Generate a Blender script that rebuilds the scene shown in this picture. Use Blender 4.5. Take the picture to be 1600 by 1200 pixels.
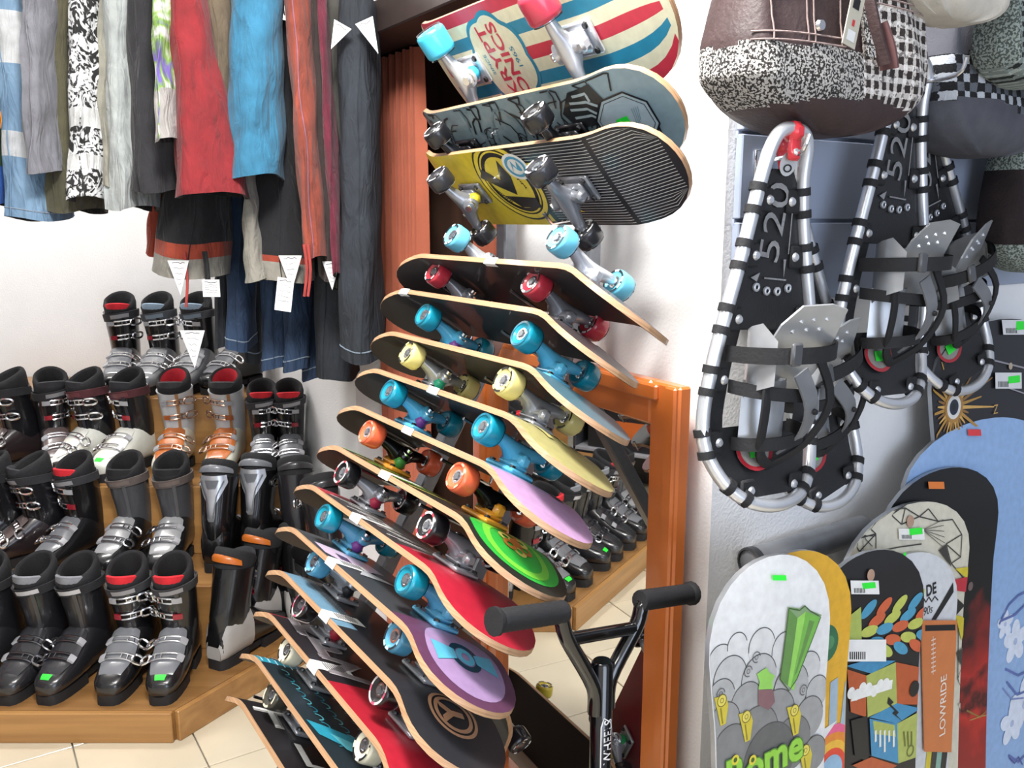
import bpy, bmesh, math, random
from mathutils import Vector, Matrix
R = math.radians
sc = bpy.context.scene
for o in list(bpy.data.objects): bpy.data.objects.remove(o)
col = sc.collection
rnd = random.Random(7)

# ------------------------------------------------------------------ camera
F, TH, CH = 1350.0, R(10.7), 1.55          # focal length in pixels of 1600, pitch down, height
cam = bpy.data.cameras.new('camera'); camo = bpy.data.objects.new('camera', cam); col.objects.link(camo)
cam.sensor_width = 36; cam.lens = 36 * F / 1600; cam.clip_start = .02
camo.location = (0, 0, CH); camo.rotation_euler = (R(90) - TH, 0, 0)
sc.camera = camo
# ------------------------------------------------------------------ world and lights
wd = bpy.data.worlds.new('room_air'); sc.world = wd; wd.use_nodes = True
wd.node_tree.nodes['Background'].inputs[0].default_value = (.75, .83, 1, 1)
wd.node_tree.nodes['Background'].inputs[1].default_value = .34
def area(name, loc, size, power, color, target=None, sy=None):
    l = bpy.data.lights.new(name, 'AREA'); l.energy = power; l.color = color; l.shape = 'RECTANGLE'
    l.size = size; l.size_y = sy or size
    o = bpy.data.objects.new(name, l); col.objects.link(o); o.location = loc
    if target is not None:
        o.rotation_euler = (Vector(target) - Vector(loc)).to_track_quat('-Z', 'Y').to_euler()
    return o
area('ceiling_tube_light', (-.55, .75, 2.86), 1.4, 36, (1, .97, .93), sy=.3)
area('ceiling_tube_light', (-2.0, 3.2, 2.86), 1.5, 34, (1, .97, .94), sy=.3)
area('ceiling_tube_light', (-1.2, -.9, 2.86), 1.5, 28, (1, .98, .95), sy=.3)
area('wall_spot_light', (-.25, .95, 2.75), .35, 44, (1, .98, .96), target=(.2, 1.8, 1.5))
area('cool_fill_light', (1.6, -2.3, 1.5), 2.2, 55, (.72, .82, 1), target=(.9, 2, 1.2))  # added cool fill for the right alcove; no window is modelled behind it
sc.view_settings.view_transform = 'Standard'; sc.view_settings.look = 'None'
sc.view_settings.exposure = 0.42; sc.view_settings.gamma = 1; sc.view_settings.use_curve_mapping = False

# ------------------------------------------------------------------ frames
MW = R(33)
XA = Vector((math.sin(MW), -math.cos(MW), 0)); YA = Vector((math.cos(MW), math.sin(MW), 0)); ZA = Vector((0, 0, 1))
O = Vector((0, 0, CH))
def ray(px, py):
    x = (px - 800) / F; y = (py - 600) / F
    return Vector((x, math.cos(TH) - y * math.sin(TH), -(y * math.cos(TH) + math.sin(TH))))
def at_w(px, py, w): d = ray(px, py); return O + d * (w / d.y)
def at_z(px, py, z): d = ray(px, py); return O + d * ((z - CH) / d.z)
def at_Y(px, py, Y): d = ray(px, py); return O + d * (Y / d.dot(YA))
def at_X(px, py, X): d = ray(px, py); return O + d * (X / d.dot(XA))
def wf(X, Y, z): return XA * X + YA * Y + ZA * z
def inwf(p): return (p.dot(XA), p.dot(YA), p.z)
def frame(o, x, y, z):
    m = Matrix.Identity(4)
    for i, a in enumerate((x, y, z, o)):
        for j in range(3): m[j][i] = a[j]
    return m
WM = frame((0, 0, 0), XA, YA, ZA)
YW = 1.13                                   # mirror wall plane
XC = -1.07                                  # right wall plane

# ------------------------------------------------------------------ materials
MC = {}
def mat(name, c, rough=.5, metal=0., coat=0., var=.06, scale=30., bump=0., bscale=200., emit=0., trans=0., sheen=0.):
    if name in MC: return MC[name]
    m = bpy.data.materials.new(name); m.use_nodes = True; nt = m.node_tree; b = nt.nodes['Principled BSDF']
    b.inputs['Roughness'].default_value = rough; b.inputs['Metallic'].default_value = metal
    b.inputs['Coat Weight'].default_value = coat; b.inputs['Coat Roughness'].default_value = .08
    if sheen: b.inputs['Sheen Weight'].default_value = sheen
    if trans: b.inputs['Transmission Weight'].default_value = trans
    tc = nt.nodes.new('ShaderNodeTexCoord')
    n = nt.nodes.new('ShaderNodeTexNoise'); n.inputs['Scale'].default_value = scale; n.inputs['Detail'].default_value = 4
    nt.links.new(tc.outputs['Object'], n.inputs['Vector'])
    r = nt.nodes.new('ShaderNodeValToRGB')
    r.color_ramp.elements[0].position = .3; r.color_ramp.elements[1].position = .7
    r.color_ramp.elements[0].color = [max(0, x * (1 - var * 2)) for x in c] + [1]
    r.color_ramp.elements[1].color = [min(1, x * (1 + var)) for x in c] + [1]
    nt.links.new(n.outputs['Fac'], r.inputs['Fac']); nt.links.new(r.outputs['Color'], b.inputs['Base Color'])
    if bump:
        n2 = nt.nodes.new('ShaderNodeTexNoise'); n2.inputs['Scale'].default_value = bscale
        nt.links.new(tc.outputs['Object'], n2.inputs['Vector'])
        bp = nt.nodes.new('ShaderNodeBump'); bp.inputs['Strength'].default_value = bump; bp.inputs['Distance'].default_value = .01
        nt.links.new(n2.outputs['Fac'], bp.inputs['Height']); nt.links.new(bp.outputs['Normal'], b.inputs['Normal'])
    MC[name] = m; return m
def wrinkle(m):
    nt = m.node_tree; b = nt.nodes['Principled BSDF']
    if 'wr' in nt.nodes: return m
    tc = [x for x in nt.nodes if x.type == 'TEX_COORD'][0]
    mp = nt.nodes.new('ShaderNodeMapping'); mp.inputs['Scale'].default_value = (26, 26, 9); n = nt.nodes.new('ShaderNodeTexNoise'); n.name = 'wr'; n.inputs['Scale'].default_value = 1; n.inputs['Detail'].default_value = 3; n.inputs['Distortion'].default_value = .8
    nt.links.new(tc.outputs['Object'], mp.inputs[0]); nt.links.new(mp.outputs[0], n.inputs['Vector'])
    bp = nt.nodes.new('ShaderNodeBump'); bp.inputs['Strength'].default_value = .55; bp.inputs['Distance'].default_value = .03
    nt.links.new(n.outputs['Fac'], bp.inputs['Height'])
    for l in list(nt.links):
        if l.to_node == b and l.to_socket.name == 'Normal': nt.links.new(l.from_socket, bp.inputs['Normal'])
    nt.links.new(bp.outputs['Normal'], b.inputs['Normal']); return m
def hexc(h):
    v = [int(h[i:i+2], 16) / 255 for i in (0, 2, 4)]
    return [x / 12.92 if x <= .04045 else ((x + .055) / 1.055) ** 2.4 for x in v]
def pl(h, rough=.35, coat=.3): return mat('plastic_%s_%d' % (h, rough * 100), hexc(h), rough, coat=coat, var=.03)
def paint(h): return mat('print_' + h, hexc(h), .42, coat=.18, var=.05, scale=60)
def cloth(h, b=.25): return wrinkle(mat('cloth_' + h, [x * .76 for x in hexc(h)], .9, var=.14, scale=18, bump=b, bscale=500, sheen=.1))
def wood(name, c1, c2, sx=(2, 2, 40), rough=.45, coat=.2):
    if name in MC: return MC[name]
    m = mat(name, c1, rough, coat=coat); nt = m.node_tree
    n = [x for x in nt.nodes if x.type == 'TEX_NOISE'][0]; tc = [x for x in nt.nodes if x.type == 'TEX_COORD'][0]
    mp = nt.nodes.new('ShaderNodeMapping'); mp.inputs['Scale'].default_value = sx
    nt.links.new(tc.outputs['Object'], mp.inputs['Vector']); nt.links.new(mp.outputs['Vector'], n.inputs['Vector'])
    n.inputs['Scale'].default_value = 1.5; n.inputs['Detail'].default_value = 7; n.inputs['Distortion'].default_value = .6
    r = [x for x in nt.nodes if x.type == 'VALTORGB'][0]
    r.color_ramp.elements[0].color = list(c1) + [1]; r.color_ramp.elements[1].color = list(c2) + [1]
    return m
CHROME = mat('chrome', (.82, .82, .84), .18, 1, var=.02)
STEEL = mat('brushed_steel', (.36, .37, .39), .34, .9, var=.06, scale=80)
ALU = mat('satin_aluminium', (.74, .76, .80), .33, .8, var=.03)
BLACK = pl('0c0c0e', .35); RUBBER = mat('black_rubber', hexc('17171a'), .75, var=.1, bump=.1)
WHITE = mat('white_card', hexc('dcdcdc'), .6, var=.02); INK = mat('ink', hexc('141418'), .6, var=.02)
GREEN_ST = mat('green_sticker', hexc('2ee83c'), .5, var=.02)
PLY = wood('plywood_edge', hexc('9c7655'), hexc('c09a76'), (6, 6, 300), .5)
GRIP = mat('grip_tape', hexc('1c1b1e'), .75, coat=.2, var=.2, scale=700, bump=.1, bscale=1500)

# ------------------------------------------------------------------ geometry helpers
class G:
    def __init__(s): s.v = []; s.f = []; s.m = []; s.M = Matrix.Identity(4)
    def add(s, vs, fs, m=0):
        n = len(s.v); s.v += [s.M @ Vector(p) for p in vs]
        for i, f in enumerate(fs):
            s.f.append([n + k for k in f]); s.m.append(m[i] if isinstance(m, list) else m)
    def box(s, c, d, m=0, ch=0.):
        cx, cy, cz = c; x, y, z = [k / 2 for k in d]
        if not ch:
            vs = [(cx + a * x, cy + b * y, cz + e * z) for a in (-1, 1) for b in (-1, 1) for e in (-1, 1)]
            s.add(vs, [(0, 1, 3, 2), (4, 6, 7, 5), (0, 4, 5, 1), (2, 3, 7, 6), (0, 2, 6, 4), (1, 5, 7, 3)], m); return
        bm = bmesh.new(); bmesh.ops.create_cube(bm, size=1)
        for v in bm.verts: v.co = (v.co.x * d[0], v.co.y * d[1], v.co.z * d[2])
        bmesh.ops.bevel(bm, geom=bm.edges[:], offset=min(ch, min(d) * .45), segments=1, affect='EDGES')
        bm.verts.index_update()
        s.add([v.co + Vector(c) for v in bm.verts], [[v.index for v in f.verts] for f in bm.faces], m); bm.free()
    def loft(s, rings, m=0, closed=True, cap0=False, cap1=False):
        n = len(rings[0]); vs = [p for r in rings for p in r]; fs = []; ms = []
        for i in range(len(rings) - 1):
            for j in range(n if closed else n - 1):
                k = (j + 1) % n
                fs.append((i * n + j, i * n + k, (i + 1) * n + k, (i + 1) * n + j))
                ms.append(m(i, j) if callable(m) else m)
        c = m(0, 0) if callable(m) else m
        if cap0: fs.append(tuple(range(n))[::-1]); ms.append(c)
        if cap1: fs.append(tuple((len(rings) - 1) * n + j for j in range(n))); ms.append(m(len(rings) - 2, 0) if callable(m) else m)
        s.add(vs, fs, ms)
    def tube(s, pts, r, n=8, m=0, closed=False, sq=None):
        pts = [Vector(p) for p in pts]; N = len(pts); rings = []; prev = None
        for i, p in enumerate(pts):
            a = pts[i - 1] if (i or closed) else p; b = pts[(i + 1) % N] if (i < N - 1 or closed) else p
            t = (b - a).normalized()
            if prev is None:
                up = Vector((0, 0, 1)) if abs(t.z) < .9 else Vector((1, 0, 0)); u = t.cross(up).normalized()
            else:
                u = (prev - t * prev.dot(t)).normalized()
            prev = u; w = t.cross(u); rr = r[i] if isinstance(r, (list, tuple)) else r
            if sq:   # flat bar
                rings.append([p + u * (sq[0] * a_) + w * (sq[1] * b_) for a_, b_ in ((1, .8), (.8, 1), (-.8, 1), (-1, .8), (-1, -.8), (-.8, -1), (.8, -1), (1, -.8))])
            else:
                rings.append([p + (u * math.cos(2 * math.pi * k / n) + w * math.sin(2 * math.pi * k / n)) * rr for k in range(n)])
        if closed: rings.append(rings[0])
        s.loft(rings, m, cap0=not closed, cap1=not closed)
    def lathe(s, prof, n=20, m=0, axis='z'):
        rings = []
        for k, (r, h) in enumerate(prof):
            rg = []
            for i in range(n):
                a = 2 * math.pi * i / n; x, y = r * math.cos(a), r * math.sin(a)
                rg.append({'z': (x, y, h), 'y': (y, h, x), 'x': (h, x, y)}[axis])
            rings.append(rg)
        s.loft(rings, m)
    def prism(s, poly, h0, h1, m=0):
        n = len(poly); vs = [(x, y, h0) for x, y in poly] + [(x, y, h1) for x, y in poly]
        fs = [tuple(range(n))[::-1], tuple(range(n, 2 * n))] + [(i, (i + 1) % n, n + (i + 1) % n, n + i) for i in range(n)]
        s.add(vs, fs, m)
    def ribbon(s, pts, w, S, m=0, off=.0006, sub=4, closed=False):   # stroke of width w on surface S(u,v,off)
        P = [Vector(p) for p in pts]
        if closed: P.append(P[0])
        Q = []
        for a, b in zip(P, P[1:]):
            for k in range(sub): Q.append(a.lerp(b, k / sub))
        Q.append(P[-1]); L = []; Rr = []
        for i, q in enumerate(Q):
            if closed and i in (0, len(Q) - 1): t = Q[1] - Q[-2]
            else: t = Q[min(i + 1, len(Q) - 1)] - Q[max(i - 1, 0)]
            if t.length < 1e-9: t = Vector((1, 0))
            t.normalize(); nn = Vector((-t.y, t.x)) * (w / 2)
            L.append(S(q.x + nn.x, q.y + nn.y, off)); Rr.append(S(q.x - nn.x, q.y - nn.y, off))
        s.loft([L, Rr], m, closed=False)
    def disc(s, c, r0, r1, S, m=0, off=.0006, n=28, sx=1., rot=0., a0=0., a1=2 * math.pi):
        nr = max(1, int(abs(r1 - r0) / .014)); rg = [[] for _ in range(nr + 1)]
        for i in range(n + 1):
            a = a0 + (a1 - a0) * i / n
            for k in range(nr + 1):
                r = r0 + (r1 - r0) * k / nr
                x, y = r * sx * math.cos(a), r * math.sin(a)
                rg[k].append(S(c[0] + x * math.cos(rot) - y * math.sin(rot), c[1] + x * math.sin(rot) + y * math.cos(rot), off))
        s.loft(rg, m, closed=False)
    def flat(s, vs, fs, S, m, off, ml=.016):      # flat print laid on a curved surface: split long edges first
        bm = bmesh.new(); bv = [bm.verts.new((x, y, 0)) for x, y in vs]
        for f in fs:
            try: bm.faces.new([bv[i] for i in f])
            except ValueError: pass
        bmesh.ops.triangulate(bm, faces=bm.faces[:])
        for _ in range(5):
            es = [e for e in bm.edges if e.calc_length() > ml]
            if not es: break
            bmesh.ops.subdivide_edges(bm, edges=es, cuts=1); bmesh.ops.triangulate(bm, faces=[f for f in bm.faces if len(f.verts) > 3])
        bm.verts.index_update()
        s.add([S(v.co.x, v.co.y, off) for v in bm.verts], [[v.index for v in f.verts] for f in bm.faces], m); bm.free()
    def poly(s, pts, S, m=0, off=.0006): s.flat(pts, [tuple(range(len(pts)))], S, m, off)
    def quad(s, x0, y0, x1, y1, S, m=0, off=.0006, nx=4, ny=3):
        s.loft([[S(x0 + (x1 - x0) * i / nx, y0 + (y1 - y0) * j / ny, off) for j in range(ny + 1)] for i in range(nx + 1)], m, closed=False)
    def text(s, txt, c, size, S, m=0, off=.0009, rot=0., bold=.0, sx=1., shear=0.):
        vs, fs = text_mesh(txt, bold)
        cr, sr = math.cos(rot), math.sin(rot)
        out = []
        for x, y in vs:
            x = (x + shear * y) * size * sx; y = y * size
            out.append((c[0] + x * cr - y * sr, c[1] + x * sr + y * cr))
        s.flat(out, fs, S, m, off, .02)
    def build(s, name, mats, parent=None, smooth=40, loc=None):
        me = bpy.data.meshes.new(name); me.from_pydata([tuple(p) for p in s.v], [], s.f)
        for mm in (mats if isinstance(mats, (list, tuple)) else [mats]): me.materials.append(mm)
        me.polygons.foreach_set('material_index', s.m)
        if smooth:
            me.polygons.foreach_set('use_smooth', [True] * len(me.polygons)); me.set_sharp_from_angle(angle=R(smooth))
        me.update()
        return link(name, me, parent)
def link(name, me, parent=None):
    o = bpy.data.objects.new(name, me); col.objects.link(o)
    if parent is not None: o.parent = parent
    return o
TC = {}
def text_mesh(txt, bold):
    k = (txt, bold)
    if k in TC: return TC[k]
    cu = bpy.data.curves.new('t', 'FONT'); cu.body = txt; cu.align_x = 'CENTER'; cu.align_y = 'CENTER'; cu.offset = bold; cu.resolution_u = 3
    o = bpy.data.objects.new('t', cu); col.objects.link(o)
    dg = bpy.context.evaluated_depsgraph_get(); me = bpy.data.meshes.new_from_object(o.evaluated_get(dg))
    r = ([(v.co.x, v.co.y) for v in me.vertices], [tuple(p.vertices) for p in me.polygons])
    bpy.data.objects.remove(o); bpy.data.curves.remove(cu); bpy.data.meshes.remove(me)
    TC[k] = r; return r
def thing(name, label, cat, loc=(0, 0, 0), rz=0, group=None, M=None):
    o = bpy.data.objects.new(name, None); col.objects.link(o); o.empty_display_size = .05
    if M is not None: o.matrix_world = M
    else: o.location = loc; o.rotation_euler = (0, 0, rz)
    return tag(o, label, cat, group)
def tag(o, label, cat, group=None):
    o['label'] = label; o['category'] = cat
    if group: o['group'] = group
    return o
def struct(o, label=None, cat=None):
    o['kind'] = 'structure'
    if label: o['label'] = label
    if cat: o['category'] = cat
    return o
def smoothpath(pts, sub=6, closed=False):
    P = [Vector(p) for p in pts]; n = len(P); out = []
    for i in range(n if closed else n - 1):
        if closed: a, b, c, d = P[i - 1], P[i], P[(i + 1) % n], P[(i + 2) % n]
        else: a, b, c, d = P[max(i - 1, 0)], P[i], P[i + 1], P[min(i + 2, n - 1)]
        for k in range(sub):
            t = k / sub
            out.append(.5 * ((2 * b) + (c - a) * t + (2 * a - 5 * b + 4 * c - d) * t * t + (3 * b - a - 3 * c + d) * t ** 3))
    if not closed: out.append(P[-1])
    return out
def lerp(a, b, t): return a + (b - a) * t
def tab(T, x):
    if x <= T[0][0]: return T[0][1:]
    for p, q in zip(T, T[1:]):
        if x <= q[0]:
            t = (x - p[0]) / (q[0] - p[0]); t = t * t * (3 - 2 * t)
            return tuple(lerp(a, b, t) for a, b in zip(p[1:], q[1:]))
    return T[-1][1:]

# ================================================================== the room
PLASTER = mat('white_plaster', hexc('eeeeee'), .8, var=.015, scale=6, bump=.12, bscale=160)
BW = 3.85                                    # back wall depth
g = G(); g.M = WM
g.box((-2.5, 2.0, -.03), (9, 9, .04))
floor = struct(g.build('floor', mat('grout', hexc('9a958a'), .9), smooth=0), 'floor of square cream tiles with thin grey joints', 'floor')
g = G(); TS = .318; g.box((0, 0, -.004), (TS - .004, TS - .004, .012), ch=.0015)
tile0 = None
TILE = mat('cream_tile', hexc('cbc0a9'), .3, coat=.25, var=.05, scale=3)
for i in range(-6, 11):
    for j in range(-7, 8):
        X = -2.68 + TS * (i + .5); Y = .172 + TS * (j - 0.5)
        if Y > YW - .05 and X < XC - .1: continue
        if tile0 is None: tile0 = g.build('tile', TILE, floor, smooth=0); t = tile0
        else: t = link('tile', tile0.data, floor)
        t.matrix_local = WM @ Matrix.Translation((X, Y, 0))
# back wall behind the boots
g = G(); g.box((-2.2, BW + .05, 1.45), (4.4, .1, 2.9)); struct(g.build('wall_back', PLASTER, smooth=0), 'plain white wall behind the ski boots and hanging clothes', 'wall')
# mirror wall: left stub, over the fitting room, main piece
def X_at(px, py, Y=YW): return inwf(at_Y(px, py, Y))[0]
XL0, XL1 = X_at(545, 300), X_at(793, 300)
zh = inwf(at_Y(655, 42, YW))[2]
g = G(); g.M = WM
g.box(((XL1 + XC) / 2, YW + .06, 1.45), (XC - XL1, .12, 2.9))
struct(g.build('wall_mirror', PLASTER, smooth=0), 'bright white wall behind the skateboard rack and mirror', 'wall')
g = G(); g.M = WM
g.box((XL0 - .55, YW + .06, 1.45), (1.1, .12, 2.9))
struct(g.build('wall_stub', PLASTER, smooth=0), 'short white wall between the hanging jeans and the orange curtain', 'wall')
g = G(); g.M = WM
g.box(((XL0 + XL1) / 2, YW + .06, (zh + .09 + 2.9) / 2), (XL1 - XL0, .12, 2.9 - zh - .09))
struct(g.build('wall_lintel', PLASTER, smooth=0), 'white wall above the fitting room opening', 'wall')
DARKW = wood('dark_brown_wood', hexc('3f2a22'), hexc('5d4234'), (10, 10, 1.2), .5)
g = G(); g.M = WM
g.box(((XL0 + XL1) / 2, YW + .02, zh + .045), (XL1 - XL0 + .04, .16, .09), ch=.004)
struct(g.build('trim_1', mat('dark_trim', hexc('3a302d'), .5), smooth=0), 'dark brown beam above the orange fitting room curtain', 'trim')
g = G(); g.M = WM
g.box(((XL0 + XL1) / 2, YW + 1.0, 1.45), (XL1 - XL0 + .5, .03, 2.9))
g.box((XL1 + .015, YW + .56, 1.45), (.03, .86, 2.9)); g.box((XL0 - .015, YW + .56, 1.45), (.03, .86, 2.9))
struct(g.build('wall_fitting_room', DARKW, smooth=0), 'dark brown wooden lining inside the fitting room', 'wall')
# right wall with slatted upper part
GREY_PL = mat('grey_plaster', hexc('e0e2e6'), .85, var=.03, scale=5, bump=.25, bscale=140)
g = G(); g.M = WM
g.box((XC - .06, YW + .12 + 1.3, 1.45), (.12, 2.6, 2.9)); wr = struct(g.build('wall_right', PLASTER, smooth=0), 'grey plaster wall behind snowshoes and snowboards', 'wall')
SLAT = mat('slatwall_grey', hexc('98a2b6'), .5, var=.05, scale=4)
zs = [inwf(at_X(1160, y, XC))[2] for y in (208, 345)]
sh = zs[0] - zs[1]; k = 0
z = zs[0] + 4 * sh
while z > zs[1] - .2 * sh:
    g = G(); g.M = WM
    g.box((XC + .010, YW + .012 + 1.2, z - sh / 2), (.016, 2.39, sh - .006), ch=.002)
    g.box((XC + .004, YW + .012 + 1.2, z - .003), (.006, 2.39, .012))
    g.build('slat', SLAT, wr, smooth=0); z -= sh
# far walls and ceiling of the shop
g = G(); g.box((-3.9, .6, 1.45), (.1, 6.6, 2.9)); struct(g.build('wall_left', PLASTER, smooth=0), 'white wall on the far left of the shop', 'wall')
g = G(); g.box((-1, -2.75, 1.45), (5.9, .1, 2.9)); struct(g.build('wall_rear', PLASTER, smooth=0), 'white wall behind the viewer', 'wall')
g = G(); g.box((-.4, 1.2, 2.93), (7.2, 8, .06)); struct(g.build('ceiling', mat('white_ceiling', hexc('f4f4f2'), .9), smooth=0), 'white ceiling', 'ceiling')

# curtain of the fitting room
CURT = mat('orange_curtain', hexc('ad5c42'), .85, var=.08, scale=8, bump=.15, bscale=400, sheen=.3)
def curtain(x0, x1, label, folds, ph):
    g = G(); g.M = WM; n = folds * 10; rings = []
    for sgn in (0, 1):
        pass
    top, bot = zh - .005, .04
    rows = 14
    for i in range(rows + 1):
        z = lerp(top, bot, i / rows); row = []
        for j in range(n + 1):
            t = j / n; a = t * folds * 2 * math.pi + ph
            x = lerp(x0, x1, t) + .01 * math.sin(a * 2 + i * .2) ; y = YW + .11 + .042 * math.sin(a + .15 * math.sin(i * .5)) * (.6 + .4 * i / rows)
            row.append((x, y, z))
        back = [(x, y + .003, z) for x, y, z in row[::-1]]
        rings.append(row + back)
    g.loft(rings, cap0=True, cap1=True)
    return tag(g.build('curtain', CURT, smooth=60), label, 'curtain', 'orange fitting room curtains')
xa, xb = X_at(588, 300, YW + .1), X_at(655, 300, YW + .1)
curtain(XL0 + .02, xb, 'wide gathered orange curtain between the dark jeans and the skateboards', 6, .4)
xa, xb = X_at(733, 370, YW + .1), X_at(800, 370, YW + .1)
curtain(xa, min(xb, XL1 - .03), 'narrow orange curtain half behind the skateboard rack posts', 2, 1.2)

# ================================================================== mirror
ORANGE_W = wood('orange_lacquer', hexc('cf6a2c'), hexc('dd7d3b'), (3, 3, .6), .3, .5)
GLASS = mat('mirror_glass', (.86, .87, .86), .015, 1, var=.005)
mx0, mx1, mzt, mzb = -1.84, -1.083, 1.262, .06
mt = thing('mirror', 'tall standing mirror in an orange wooden frame on the white wall', 'mirror', M=WM @ Matrix.Translation((mx0, YW, mzb)) @ Matrix.Rotation(R(-3.3), 4, 'Z') @ Matrix.Translation(((mx1 - mx0) / 2, 0, 0)))
mw, mh, fw = mx1 - mx0, mzt - mzb, .082
for (name, c, d) in (('frame_stile', (-mw / 2 + fw / 2, 0, mh / 2), (fw, mh)), ('frame_stile', (mw / 2 - fw / 2, 0, mh / 2), (fw, mh)),
                     ('frame_rail', (0, 0, mh - fw / 2), (mw - 2 * fw, fw)), ('frame_rail', (0, 0, fw / 2), (mw - 2 * fw, fw))):
    g = G(); g.box((c[0], -.016, c[2]), (d[0], .028, d[1]), ch=.004)
    if d[0] < d[1]: g.box((c[0] + (.022 if c[0] > 0 else -.022), -.032, c[2]), (.03, .012, d[1] - .002), ch=.004)
    else: g.box((c[0], -.032, c[2] + (.022 if c[2] > .2 else -.022)), (d[0] + .05, .012, .03), ch=.004)
    g.build(name, ORANGE_W, mt, smooth=30)
g = G(); g.box((0, -.008, mh / 2), (mw - 2 * fw + .01, .006, mh - 2 * fw + .01)); g.build('glass', GLASS, mt, smooth=0)

# ================================================================== skateboards
UB = .235
KT = []
def _kick():
    x = z = 0.; N = 60; L = .18
    KT.append((0., 0., 0.))
    for i in range(N):
        d = L * (i + .5) / N; a = min(d / .055, 1) * R(21)
        x += math.cos(a) * L / N; z -= math.sin(a) * L / N
        KT.append((L * (i + 1) / N, x, z))
_kick()
def kick(u, flat=False):
    s = 1 if u >= 0 else -1; a = abs(u)
    if a <= UB or flat: return u, 0.
    i = min(int((a - UB) / .18 * 60), 59); p, q = KT[i], KT[i + 1]; t = (a - UB - p[0]) / (q[0] - p[0])
    return s * (UB + lerp(p[1], q[1], t)), lerp(p[2], q[2], t)
HL, HW = .40, .096
def halfw(u, W=HW, L=HL, e=.10):
    a = max(0, abs(u) - (L - e)) / e
    return W * max(1 - a ** 2.2, 0) ** .5
def deckS(u, v, off=0.):            # bottom (graphic) face of a deck; wheels at +z
    x, z = kick(u)
    return Vector((x, v, z - .4 * v * v + off))
US = [-.4, -.3985, -.394, -.385, -.37, -.35, -.33, -.31, -.30] + [-.30 + .6 * i / 28 for i in range(1, 28)] + [.30, .31, .33, .35, .37, .385, .394, .3985, .4]
def deck_mesh(matfn, nv=18):
    g = G(); rb = []; rt = []; T = .0100
    for u in US:
        h = max(halfw(u), .0015)
        rb.append([deckS(u, h * (2 * j / nv - 1), 0) for j in range(nv + 1)])
        rt.append([deckS(u, h * (2 * j / nv - 1), -T) for j in range(nv + 1)])
    g.loft(rb, lambda i, j: matfn((US[i] + US[i + 1]) / 2, (2 * (j + .5) / nv - 1)), closed=False)
    for j in (0, nv): g.loft([[r[j] for r in rb], [r[j] for r in rt]], 1, closed=False)
    for r, q in ((rb[0], rt[0]), (rb[-1], rt[-1])): g.loft([r, q], 1, closed=False)
    g.loft(rt, 1, closed=False)
    return g
gg = G(); rr = []
for u in US: rr.append([deckS(u, max(halfw(u) - .001, .001) * (2 * j / 10 - 1), -.0106) for j in range(11)])
gg.loft(rr, 0, closed=False)
_t = gg.build('grip_tape', GRIP); GRIP_ME = _t.data; bpy.data.objects.remove(_t)
def tmp(g, name, mats, smooth=40):
    o = g.build(name, mats, smooth=smooth); me = o.data; bpy.data.objects.remove(o); return me
def swap(me, name, mats):
    m2 = me.copy(); m2.name = name
    for i in range(len(m2.materials)): m2.materials[i] = mats[min(i, len(mats) - 1)]
    return m2
AX = .047                                   # axle height above the deck
def truck_base():
    g = G(); g.box((0, 0, .005), (.082, .052, .009), ch=.003); g.box((-.004, 0, .015), (.05, .036, .014), ch=.006)
    g.box((-.027, 0, .027), (.018, .02, .022), ch=.005)
    for x in (-.031, .031):
        for y in (-.019, .019):
            g.M = Matrix.Translation((x, y, .0095)); g.lathe([(0, .004), (.0045, .004), (.0055, .0), (.0055, -.002)], 8, 1)
    return g
def truck_hanger():
    g = G(); rings = []
    for y, rx, rz, zc, xc in ((-.058, .008, .008, AX, 0), (-.05, .010, .010, AX, 0), (-.03, .012, .013, AX - .004, .002), (-.014, .016, .019, AX - .011, .004), (0, .018, .022, AX - .014, .006), (.014, .016, .019, AX - .011, .004), (.03, .012, .013, AX - .004, .002), (.05, .010, .010, AX, 0), (.058, .008, .008, AX, 0)):
        rings.append([(xc + rx * math.cos(2 * math.pi * k / 12), y, zc + rz * math.sin(2 * math.pi * k / 12)) for k in range(12)])
    g.loft(rings, 0, cap0=True, cap1=True)
    g.tube([(-.008, 0, AX - .02), (-.026, 0, .03)], [.013, .008], 10)
    g.tube([(.012, 0, AX - .012), (.03, 0, AX - .004), (.034, 0, AX)], [.014, .016, .008], 12)
    return g
def truck_bushing():
    g = G(); g.M = Matrix.Translation((.016, 0, .018)) @ Matrix.Rotation(R(25), 4, 'Y')
    g.lathe([(0, -.004), (.011, -.004), (.0135, .004), (.0105, .012), (.0135, .02), (.011, .027), (0, .027)], 14)
    g.M = g.M @ Matrix.Translation((0, 0, .027)); g.lathe([(.013, 0), (.013, .004), (.007, .004), (.007, .013), (0, .013)], 10, 1)
    return g
def truck_axle():
    g = G(); g.tube([(0, -.088, AX), (0, .088, AX)], .004, 8)
    for y in (-.086, .086):
        g.M = Matrix.Translation((0, y, AX)); g.lathe([(0, -.004), (.0065, -.004), (.0065, .004), (0, .004)], 6, axis='y')
    return g
def wheel_mesh(r=.0265, w=.033):
    g = G(); h = w / 2
    g.lathe([(.012, -h + .004), (.017, -h + .003), (.0195, -h + .0005), (r - .004, -h), (r - .001, -h + .003), (r, -h + .007), (r, h - .007), (r - .001, h - .003), (r - .004, h), (.0195, h - .0005), (.017, h - .003), (.012, h - .004)], 28, axis='y')
    return g
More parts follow.
